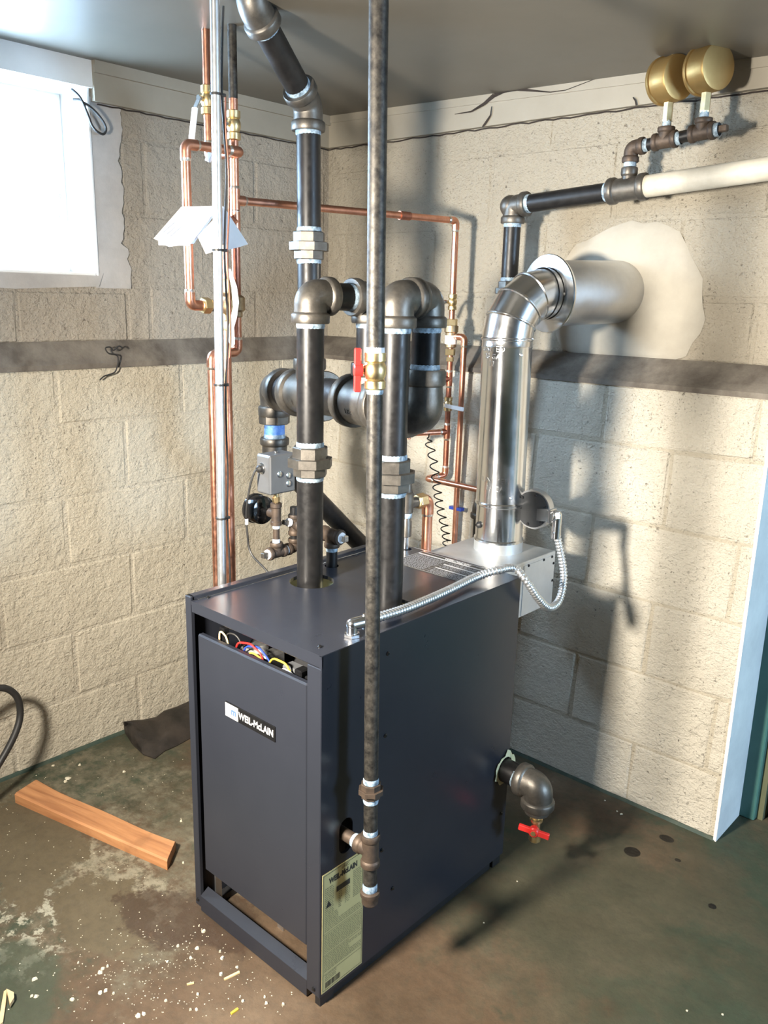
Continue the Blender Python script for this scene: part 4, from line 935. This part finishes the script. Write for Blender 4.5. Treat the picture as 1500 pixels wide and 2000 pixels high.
# ------------------------------------------------------------------ copper feed piping
def zcol(x, y, py):
    lo, hi = -.5, 3.
    for _ in range(50):
        m_ = (lo+hi)/2; q = V((x, y, m_))-CAM; yy = 1000-FPX*q.dot(CU)/q.dot(CF)
        if yy > py: lo = m_
        else: hi = m_
    return lo
cx = -2.03; cR = .0125
cf = root('copper_feed_pipe', (cx, 1.55, 1.4), 'copper water feed piping with lever valves running from the ceiling to the back wall', 'copper pipe')
yE = 1.613; zE = 2.089; y0_ = 1.427; zb = 1.667
def ball_valve(P, ax, r, parent, hdirn, lev, levmat='paper', body='brass', L=.075):
    P, ax = V(P), V(ax).normalized(); mb = MB()
    mb.lathe(P-ax*L/2, ax, [(r*1.05, -.003), (r*1.55, 0), (r*1.55, L*.22), (r*1.25, L*.27), (r*1.6, L*.42), (r*1.6, L*.6), (r*1.25, L*.72), (r*1.55, L*.76), (r*1.55, L), (r*1.05, L+.003)], 20)
    hn = V(hdirn).normalized(); mb.cyl(P, P+hn*r*2.9, r*.55, 12); o = mb.build('ball_valve', body, parent)
    s0 = P+hn*r*2.7; lv = V(lev); MB().hexa(s0-hn*.004, s0+hn*.006, r*.7).build('lever_nut', 'chrome', o)
    e1 = s0+lv*.28+hn*r*1.1; e2 = s0+lv+hn*r*1.1
    for a, b_, m_, nm in ((s0, e1, 'chrome', 'lever'), (e1, e2, levmat, 'lever_grip')):
        d = (b_-a); dl = d.length; d.normalize(); sd_ = d.cross(hn).normalized(); nn = sd_.cross(d)
        MB().obox((a+b_)/2, d, sd_, nn, V((dl/2+.004, r*.72, .0022 if nm == 'lever' else .0045)), .0015).build(nm, m_, o)
    return o
# supply drop P1, offset to P0 and the feed valve
p1x = -2.178
zv1_ = zcol(p1x, yE, 196)
copper_run(cf, [V((p1x, yE, ZC+.02)), V((p1x, yE, zE)), V((cx, yE, zE)), V((cx, y0_, zE-.004)), V((cx, y0_, zb)), V((cx, y0_+.05, zb))], cR)
ball_valve((p1x, yE, zv1_), (0, 0, 1), cR, cf, (.2, -.98, 0), (.0, -.02, -.115))
MB().hexa((cx, y0_+.040, zb), (cx, y0_+.066, zb), .023).build('brass_adapter', 'brass', cf)
yV = 1.548; pipe((cx, y0_+.05, zb), (cx, yV, zb), .0165, cf, 'irond', 'nipple')
# second drop P2 beside it
x2, y2 = cx-.045, yE+.012; zv2 = zcol(x2, y2, 245); zt = zcol(x2, y2, 391); zt2 = zcol(x2, y2, 433); z6 = zcol(x2, y2, 600); z7 = zcol(x2, y2, 687)
pipe((x2, y2, ZC+.02), (x2, y2, zv2+.07), cR*1.02, cf, 'oldpipe', 'iron_pipe'); pipe((x2, y2, zv2+.075), (x2, y2, zv2), cR, cf, 'copper', 'copper_pipe')
ball_valve((x2, y2, zv2), (0, 0, 1), cR, cf, (.2, -.98, 0), (-.03, -.03, -.10))
pipe((x2, y2, zv2), (x2, y2, zt2-.02), cR, cf, 'copper', 'copper_pipe'); pipe((x2, y2, zt2-.02), (x2, y2, z6), cR, cf, 'copperd', 'copper_pipe')
copper_tee(cf, (x2, y2, zt), (0, 0, 1), (.05, 1, 0), cR); copper_tee(cf, (x2, y2, zt2), (0, 0, 1), (0.05, -1, 0), cR)
MB().lathe((x2, y2, z6-.03), (0, 0, 1), [(cR, 0), (cR*1.3, .003), (cR*1.3, .016), (cR*1.95, .022), (cR*1.95, .058), (cR*1.3, .064), (cR, .066)], 18).build('check_valve', 'bronze', cf)
# branch to feed valve V and outlet
xv = cx; copper_run(cf, [V((x2, y2-.01, zt2)), V((xv, yV, zt2)), V((xv, yV, zb+.06))], cR*.95)
mb = MB(); mb.hexa((xv, yV, zb+.035), (xv, yV, zb+.075), .020); mb.lathe((xv, yV, zb-.045), (0, 0, 1), [(.014, 0), (.020, .004), (.020, .03), (.026, .04), (.026, .07), (.018, .08)], 20); mb.hexa((xv, yV, zb-.07), (xv, yV, zb-.04), .019)
mb.lathe((xv-.004, yV, zb), (.85, .5, 0), [(.012, 0), (.030, .004), (.034, .016), (.034, .024), (.020, .034)], 24); fv = mb.build('feed_valve', 'bronze', cf)
copper_run(cf, [V((xv, yV, zb-.06)), V((xv, yV, .40))], cR*1.15)
yb_ = onX(413, 700, x2).y; copper_run(cf, [V((x2, y2, z6-.02)), V((x2, y2, z7)), V((x2, yb_, z7-.006)), V((x2, yb_, .42))], cR)
# cross run to the back wall
rx, ry = -1.985, 2.555; zr = 1.978; tt = V((x2, y2, zt))
for q in ((.55),): MB().cyl(tt+(V((rx, ry, zr))-tt)*(.70), tt+(V((rx, ry, zr))-tt)*.75, cR*1.16, 18).build('coupling', 'copperd', cf)
rc = cf
Z_ = lambda py: zcol(rx, ry, py)
copper_run(cf, [tt+V((0, .01, 0)), V((rx, ry, zr)), V((rx, ry, Z_(596)))], cR*.92, 'copper')
ball_valve((rx, ry, Z_(590)), (0, 0, 1), cR*.82, rc, (-.5, -.86, 0), (-.02, -.02, -.055), 'paper', 'brass', .055)
pipe((rx, ry, Z_(600)), (rx, ry, Z_(705)), cR*.85, rc, 'copper', 'copper_pipe')
MB().hexa((rx, ry, Z_(636)), (rx, ry, Z_(623)), .022).build('union_nut', 'brass', rc)
mb = MB(); mb.lathe((rx, ry, Z_(680)), (0, 0, 1), [(.014, 0), (.021, .004), (.021, .03), (.022, Z_(650)-Z_(680)), (.026, Z_(648)-Z_(680)), (.026, Z_(636)-Z_(680))], 22); mb.build('backflow_body', 'bronze', rc)
MB().lathe((rx, ry, Z_(672)), (0, 0, 1), [(.0225, 0), (.0225, Z_(655)-Z_(672))], 22, caps=False).build('valve_label', 'paper', rc)
mb = MB(); mb.hexa((rx, ry, Z_(694)), (rx, ry, Z_(681)), .019); mb.hexa((rx, ry, Z_(706)), (rx, ry, Z_(697)), .014); mb.build('lower_nut', 'brass', rc)
# lower leg with tees, lever valve and elbow
zt3, zt4, zel = Z_(740), Z_(843), Z_(928)
pipe((rx, ry, Z_(705)), (rx, ry, zel+.03), cR*.85, rc, 'copperd', 'copper_pipe')
for zz in (zt3, zt4): copper_tee(rc, (rx, ry, zz), (0, 0, 1), (-.35, -.94, 0), cR*.85, 'copperd')
for zz in (zt3, zt4): pipe((rx, ry, zz), V((rx, ry, zz))+V((-.35, -.94, 0))*.17, cR*.85, rc, 'copper', 'copper_pipe')
copper_run(rc, [V((rx-.0595, ry-.16, zt3+.02)), V((rx-.0595, ry-.16, zt4-.02))], cR*.85)
bv = ball_valve((rx, ry, Z_(789)), (0, 0, 1), cR*.8, rc, (-.3, -.95, 0), (.115, -.01, -.006), 'paper', 'brass', .05)
ez = V((rx, ry, zel)); e2_ = onY(861, 937, ry-.06); e2_ = V((rx-.03, ry-.075, zel-.008)); e3 = onY(940, 952, e2_.y); e3.z = zel-.012
copper_run(rc, [V((rx, ry, zel+.05)), ez, e2_, V((e3.x+.12, e2_.y+.0, zel-.012))], cR*.85)
# second vertical from the backflow outlet
r2x = onY(907, 660, ry).x; zq = Z_(657)
copper_run(rc, [V((rx, ry, zq)), V((r2x, ry, zq)), V((r2x, ry-.005, .20))], cR*.85, 'copper')
mb = MB(); q = V((r2x, ry-.005, zcol(r2x, ry, 993))); mb.box(q-V((.03, .005, .006)), q+V((.03, .016, .006)), .001); mb.build('pipe_clip', 'wblue', rc)

# ------------------------------------------------------------------ electrical conduit, papers
ec0, ec1 = V((-1.86, 1.407, ZC+.01)), V((-1.86, 1.374, .0)); eax = (ec1-ec0).normalized()
ec = root('electrical_conduit', tuple(ec1), 'straight silver electrical conduit from ceiling to floor left of the boiler', 'conduit')
MB().cyl(ec0, ec1, .0122, 22).build('tube', 'emt', ec)
def onec(py): return V((ec0.x, ec0.y+(ec1.y-ec0.y)*(ec0.z-zcol(-1.86, 1.39, py))/(ec0.z-ec1.z), zcol(-1.86, 1.39, py)))
for py in (182, 488, 752, 1012):
    q = onec(py); o = MB().lathe(q-V((0, 0, .003)), (0, 0, 1), [(.0128, 0), (.0150, .0005), (.0150, .0055), (.0128, .006)], 22, caps=False).build('cable_tie', 'rubber', ec); MB().box(q+V((.002, .010, -.004)), q+V((.010, .024, .004)), .001).build('tie_head', 'rubber', o)
off = V((.004, .0165, 0)); wpts = [onec(p_)+off+V((random.uniform(-.003, .003), random.uniform(0, .010) if p_ not in (182, 488, 752, 1012) else 0, 0)) for p_ in (5, 90, 182, 250, 330, 400, 488, 560, 640, 752, 850, 930, 1012, 1080, 1150, 1250)]
MB().sweep(spline(wpts, 6), .0028, 8).build('thin_cable', 'rubber', ec)
wpts = [onec(p_)+off*1.35+V((.002, random.uniform(0, .010), 0)) for p_ in (182, 250, 330, 420, 500, 580, 660, 700)]
MB().sweep(spline(wpts, 6), .0024, 8).build('thin_cable', 'copperd', ec)
bk = root('instruction_booklet', tuple(onX(412, 497, -1.90)), 'white printed instruction sheets hung over the silver conduit', 'papers')
def sheet(pix, X, name='page', nrm=(1, .3, 0), th=.0012, bow=.0):
    P_ = [onX(x, y, X) for x, y in pix]; c_ = sum(P_, V((0, 0, 0)))/len(P_); mb = MB()
    P_ = [q+V((bow*((q-c_).length/.1)**2, 0, 0)) for q in P_]; mb.poly(P_, nrm, th); return mb.build(name, 'paper', bk)
sheet([(354, 404), (418, 402), (421, 410), (369, 480), (310, 479), (309, 470), (300, 466)], -1.895); sheet([(350, 410), (415, 405), (418, 420), (378, 476), (330, 482), (312, 475)], -1.905)
sheet([(386, 462), (420, 425), (430, 432), (428, 488), (402, 496)], -1.888); sheet([(430, 402), (437, 404), (484, 477), (462, 484), (440, 486), (433, 440)], -1.886); sheet([(430, 404), (434, 406), (470, 482), (444, 488), (428, 470)], -1.880)
mb = MB()
for k in range(3):
    a = onX(316+k*7, 455+k*4, -1.8925); b_ = onX(340+k*7, 434+k*4, -1.8925); d = (b_-a).normalized(); n_ = V((0, -d.z, d.y))*.0011; mb.add([a-n_, a+n_, b_+n_, b_-n_], [(0, 1, 2, 3)], False)
o = mb.build('print', 'ink', bk); o['kind'] = 'stuff'
mb = MB()
for k in range(3):
    a = onX(440+k*6, 448, -1.8835); b_ = onX(453+k*6, 474, -1.8835); d = (b_-a).normalized(); n_ = V((0, -d.z, d.y))*.0011; mb.add([a-n_, a+n_, b_+n_, b_-n_], [(0, 1, 2, 3)], False)
o = mb.build('print', 'ink', bk); o['kind'] = 'stuff'
tg = MB(); P_ = [onX(x, y, cx+.035) for x, y in ((444, 524), (450, 526), (462, 560), (466, 590), (462, 620), (456, 640), (458, 672), (452, 679), (447, 668), (444, 650), (455, 600), (452, 560))]
tg.poly(P_, (1, .4, 0), .0015); tag(tg.build('hang_tag', 'plastic'), 'curled translucent plastic tag hanging from the bronze feed valve', 'tag')

# ------------------------------------------------------------------ cords, hose, board, scrap
cpts = [onY(838, 848, 2.20), onY(838, 862, 2.21), onY(847, 905, 2.24), onY(853, 950, 2.27), onY(858, 985, 2.30), onY(866, 1020, 2.32), onY(872, 1052, 2.34), onY(872, 1075, 2.34)]
base = spline(cpts, 40); mb = MB(); out = []; n = len(base)
for i, q in enumerate(base):
    k = i/(n-1); a = k*2*math.pi*15; r_c = .0155*min(1, max(0, (k-.08)*12))*min(1, (1-k)*20+.2); out.append(q+V((math.cos(a)*r_c, math.sin(a)*r_c*.8, 0)))
tag(MB().sweep(out, .0022, 8).build('coiled_cord', 'rubber'), 'thin black coiled cord hanging from the header elbow behind the boiler', 'cord')
hp_ = [V((-2.56, .52, .012)), V((-2.60, .62, .06)), V((-2.62, .80, .30)), V((-2.62, .95, .41)), V((-2.62, 1.045, .432)), V((-2.62, 1.098, .392)), V((-2.62, 1.110, .325)), V((-2.61, 1.085, .262)), V((-2.60, 1.02, .18)), V((-2.58, .90, .07)), V((-2.55, .78, .014)), V((-2.5, .62, .012)), V((-2.4, .5, .012))]
tag(MB().sweep(spline(hp_, 12), .0115, 16).build('black_hose', 'rubber'), 'black rubber hose arching up from the floor by the left wall', 'hose')
# board
FL, FRt = onZ(30, 1568, 0), onZ(327, 1700, 0); tk = .036
BLt, BRt = onZ(73, 1521, tk), onZ(343, 1640, tk)
def lerp(a, b_, k): return a+(b_-a)*k
mb = MB(); nn_ = 14; vs = []; ax_ = (FRt-FL).normalized(); 
for i in range(nn_+1):
    k = i/nn_; f0 = lerp(FL, FRt, k); b0 = lerp(V((BLt.x, BLt.y, 0)), V((BRt.x, BRt.y, 0)), k)
    wob = .007*math.sin(k*math.pi*1.0)*1.0+.004*math.sin(k*9); wd_ = (b0-f0).normalized()
    tz = tk*(1-.12*math.sin(k*math.pi*.9)); b0 = b0-wd_*wob
    vs += [f0, f0+V((0, 0, tz*.88)), f0+wd_*.007+V((0, 0, tz)), b0-wd_*.006+V((0, 0, tz)), b0+V((0, 0, tz*.85)), b0]
fs = [];
for i in range(nn_):
    for j in range(6): a = i*6; fs.append((a+j, a+(j+1) % 6, a+6+(j+1) % 6, a+6+j))
fs += [tuple(range(5, -1, -1)), tuple(nn_*6+j for j in range(6))]
mb.add(vs, fs, False); bd = mb.build('wooden_board', 'wood'); tag(bd, 'short reddish wooden board lying on the floor left of the boiler', 'board')
rot_b = math.atan2(ax_.y, ax_.x); bd.data.transform(Matrix.Rotation(-rot_b, 4, 'Z')); bd.rotation_euler = (0, 0, rot_b)
# black scrap sheet against the wall
fr_ = [(240, 1424), (258, 1452), (280, 1473), (303, 1481), (322, 1466), (345, 1456), (372, 1441), (400, 1432), (430, 1420)]
bk_ = [(243, 1417), (262, 1411), (282, 1405), (305, 1400), (320, 1388), (345, 1380), (372, 1368), (400, 1358), (430, 1345)]
rows_ = []; F0 = [onZ(x, y, .004) for x, y in fr_]; B0 = [onX(x, y, XL+.03) for x, y in bk_]; rnd = random.Random(2)
for j in range(7):
    k = j/6; rows_.append([lerp(f, V((b_.x, b_.y, max(.006, b_.z))), k)+V((0, 0, .030*math.sin(k*math.pi)*(.6+.4*math.sin(i*1.7))+(rnd.uniform(0, .012) if 0 < j < 6 else 0))) for i, (f, b_) in enumerate(zip(F0, B0))])
m_ = len(fr_); vs = [q for r in rows_ for q in r]; nv = len(vs); fs = [(j*m_+i, j*m_+i+1, (j+1)*m_+i+1, (j+1)*m_+i) for j in range(6) for i in range(m_-1)]
vs2 = [q-V((0, 0, .004)) for q in vs]; bd_ = [i for i in range(m_)]+[j*m_+m_-1 for j in range(1, 7)]+[6*m_+i for i in range(m_-2, -1, -1)]+[j*m_ for j in range(5, 0, -1)]
fs += [tuple(i+nv for i in reversed(f)) for f in fs]; fs += [(bd_[i], bd_[(i+1) % len(bd_)], bd_[(i+1) % len(bd_)]+nv, bd_[i]+nv) for i in range(len(bd_))]
tag(MB().add(vs+vs2, fs, True).build('tar_paper_scrap', 'rag', angle=60), 'crumpled dirty black sheet scrap against the foot of the left wall', 'scrap')
# cable loop by the window, hook wire on the ledge
lp = [onX(x, y, XU+.035) for x, y in ((147, 172), (155, 188), (164, 205), (172, 225), (180, 245), (190, 257), (202, 262), (207, 253), (203, 240), (190, 222), (175, 208), (163, 200), (158, 195), (150, 192))]
lp[0].x = XU+.012; lp[-1].x = XU+.012
tag(MB().sweep(spline(lp, 8), .0042, 8).build('cable_loop', 'rubber'), 'short black cable tied in a loop beside the window', 'cable')
lp = [onX(x, y, XL+.02) for x, y in ((240, 680), (232, 676), (222, 684), (215, 678), (206, 680), (212, 690), (228, 694), (231, 704), (229, 716), (224, 727), (212, 732), (203, 735), (195, 742))]
tag(MB().sweep(spline(lp, 6), .0026, 8).build('wire_scrap', 'rubber'), 'thin black wire scrap dangling over the ledge of the left wall', 'wire')
# ------------------------------------------------------------------ floor litter
rnd = random.Random(21)
def chip(P, r, m_, name, label, cat, group, h=.006):
    n = rnd.randint(5, 7); mb = MB(); ph = rnd.uniform(0, 6); lo = []; hi = []
    for k in range(n):
        a = ph+2*math.pi*k/n; q = r*rnd.uniform(.6, 1.1); lo.append(V((P.x+q*math.cos(a), P.y+q*math.sin(a), .0005))); hi.append(V((P.x+q*.75*math.cos(a), P.y+q*.75*math.sin(a), h*rnd.uniform(.5, 1))))
    mb.add(lo+hi, [tuple(range(n-1, -1, -1)), tuple(range(n, 2*n))]+[(i, (i+1) % n, n+(i+1) % n, n+i) for i in range(n)], False)
    return tag(mb.build(name, m_), label, cat, group)
lbl = 'small pale flake of paint lying on the floor left of the boiler'
def flake_label(x, y):
    if y < 1620: return 'pale flake of paint on the floor beyond the wooden board', 'paint flakes beyond the wooden board'
    if x > 340: return 'pale flake of paint on the brown floor in front of the boiler rail', 'paint flakes in front of the boiler rail'
    return 'pale flake of paint at the lower left of the floor', 'paint flakes at the lower left of the floor'
for x, y, r in [(133, 1521, .014), (128, 1527, .009), (242, 1508, .008), (156, 1495, .007), (104, 1496, .007), (398, 1820, .009), (389, 1809, .004), (373, 1872, .007), (327, 1879, .005), (432, 1904, .008), (463, 1890, .006), (71, 1947, .008), (67, 1913, .010), (141, 1953, .007), (195, 1900, .010), (201, 1893, .008), (210, 1888, .006), (196, 1940, .007), (206, 1936, .007), (222, 1941, .006), (385, 1853, .008), (430, 1859, .006), (386, 1943, .005), (474, 1956, .005), (517, 1948, .005), (520, 1960, .006), (384, 1973, .006), (553, 1963, .005), (434, 1872, .008), (324, 1955, .005), (270, 1985, .010), (281, 1981, .008), (447, 1815, .006), (440, 1808, .006), (372, 1973, .005), (358, 1686, .005), (354, 1604, .006), (62, 1946, .006), (153, 1881, .005), (348, 1848, .006)]:
    fl_, fg_ = flake_label(x, y); chip(onZ(x, y, 0), r*.85, 'chip', 'paint_flake', fl_, 'paint flake', fg_)
for x, y, r in [(1213, 1590, .007), (1205, 1585, .005), (1181, 1564, .004), (1010, 1722, .003), (945, 1803, .003), (1341, 1974, .004), (1411, 1982, .004)]:
    chip(onZ(x, y, 0), r, 'chip', 'paint_flake', 'tiny pale flake of paint on the floor right of the boiler', 'paint flake', 'paint flakes scattered right of the boiler', .003)
mb = MB()
for k in range(650):
    if k < 480: x, y = rnd.gauss(330, 130), rnd.gauss(1885, 60)
    else: x, y = rnd.uniform(0, 360), rnd.uniform(1480, 1750)
    if y > 2080 or y < 1480 or x > 590: continue
    P = onZ(x, y, 0)
    if BL-.01 < P.x < BR and BF-.01 < P.y < BB: continue
    if P.x < XL+.04: continue
    kx = (P.x-FL.x)/(FRt.x-FL.x)
    if -.05 < kx < 1.15 and -.02 < P.y-(FL.y+(FRt.y-FL.y)*kx) < .15: continue
    r = rnd.uniform(.0008, .0028); a = rnd.uniform(0, 6); pts = [V((P.x+r*math.cos(a+t_*2.1), P.y+r*math.sin(a+t_*2.1), .0004)) for t_ in range(3)]
    mb.add(pts+[V((P.x, P.y, r*.9))], [(0, 1, 3), (1, 2, 3), (2, 0, 3), (2, 1, 0)], False)
o = tag(mb.build('floor_grit', 'chip'), 'fine pale grit and crumbs strewn on the floor left of the boiler', 'grit'); o['kind'] = 'stuff'
def splinter(a, b_, wd, m_, label, name='wood_splinter', cat='splinter', th=.004):
    a, b_ = onZ(*a, 0), onZ(*b_, 0); d = (b_-a).normalized(); s_ = V((-d.y, d.x, 0)); mb = MB()
    lo = [a-s_*wd, a+s_*wd*.6, b_+s_*wd, b_-s_*wd*.8]; mb.poly([q+V((0, 0, .0004)) for q in lo], (0, 0, 1), th); return tag(mb.build(name, m_), label, cat)
splinter((438, 1914), (468, 1900), .0035, 'straw', 'pale wood splinter beside the white flakes in front of the boiler rail')
splinter((451, 1981), (465, 1972), .0035, 'wyellow', 'bright yellow splinter at the bottom edge before the boiler', 'plastic_splinter')
splinter((365, 1924), (379, 1921), .002, 'straw', 'thinnest pale straw lying left of the longer splinter', 'straw_bit')
# torn cardboard at the lower left corner
mb = MB(); P_ = [onZ(x, y, .0) for x, y in ((0, 1985), (8, 1940), (14, 1936), (12, 1960), (6, 2000), (-6, 2010))]; mb.poly([q+V((0, 0, .0005)) for q in P_], (0, 0, 1), .006)
P_ = [onZ(x, y, .004) for x, y in ((13, 1938), (27, 1945), (28, 1955), (20, 1968), (16, 1950))]; mb.poly(P_, (.1, 0, 1), .012)
tag(mb.build('cardboard_scrap', 'cardboard'), 'torn tan cardboard strip at the lower left floor', 'scrap')

# ------------------------------------------------------------------ bring working units to metres
for me in bpy.data.meshes: me.transform(Matrix.Scale(S, 4))
for o in bpy.data.objects:
    if o.type in ('MESH', 'EMPTY'): o.location = o.location*S
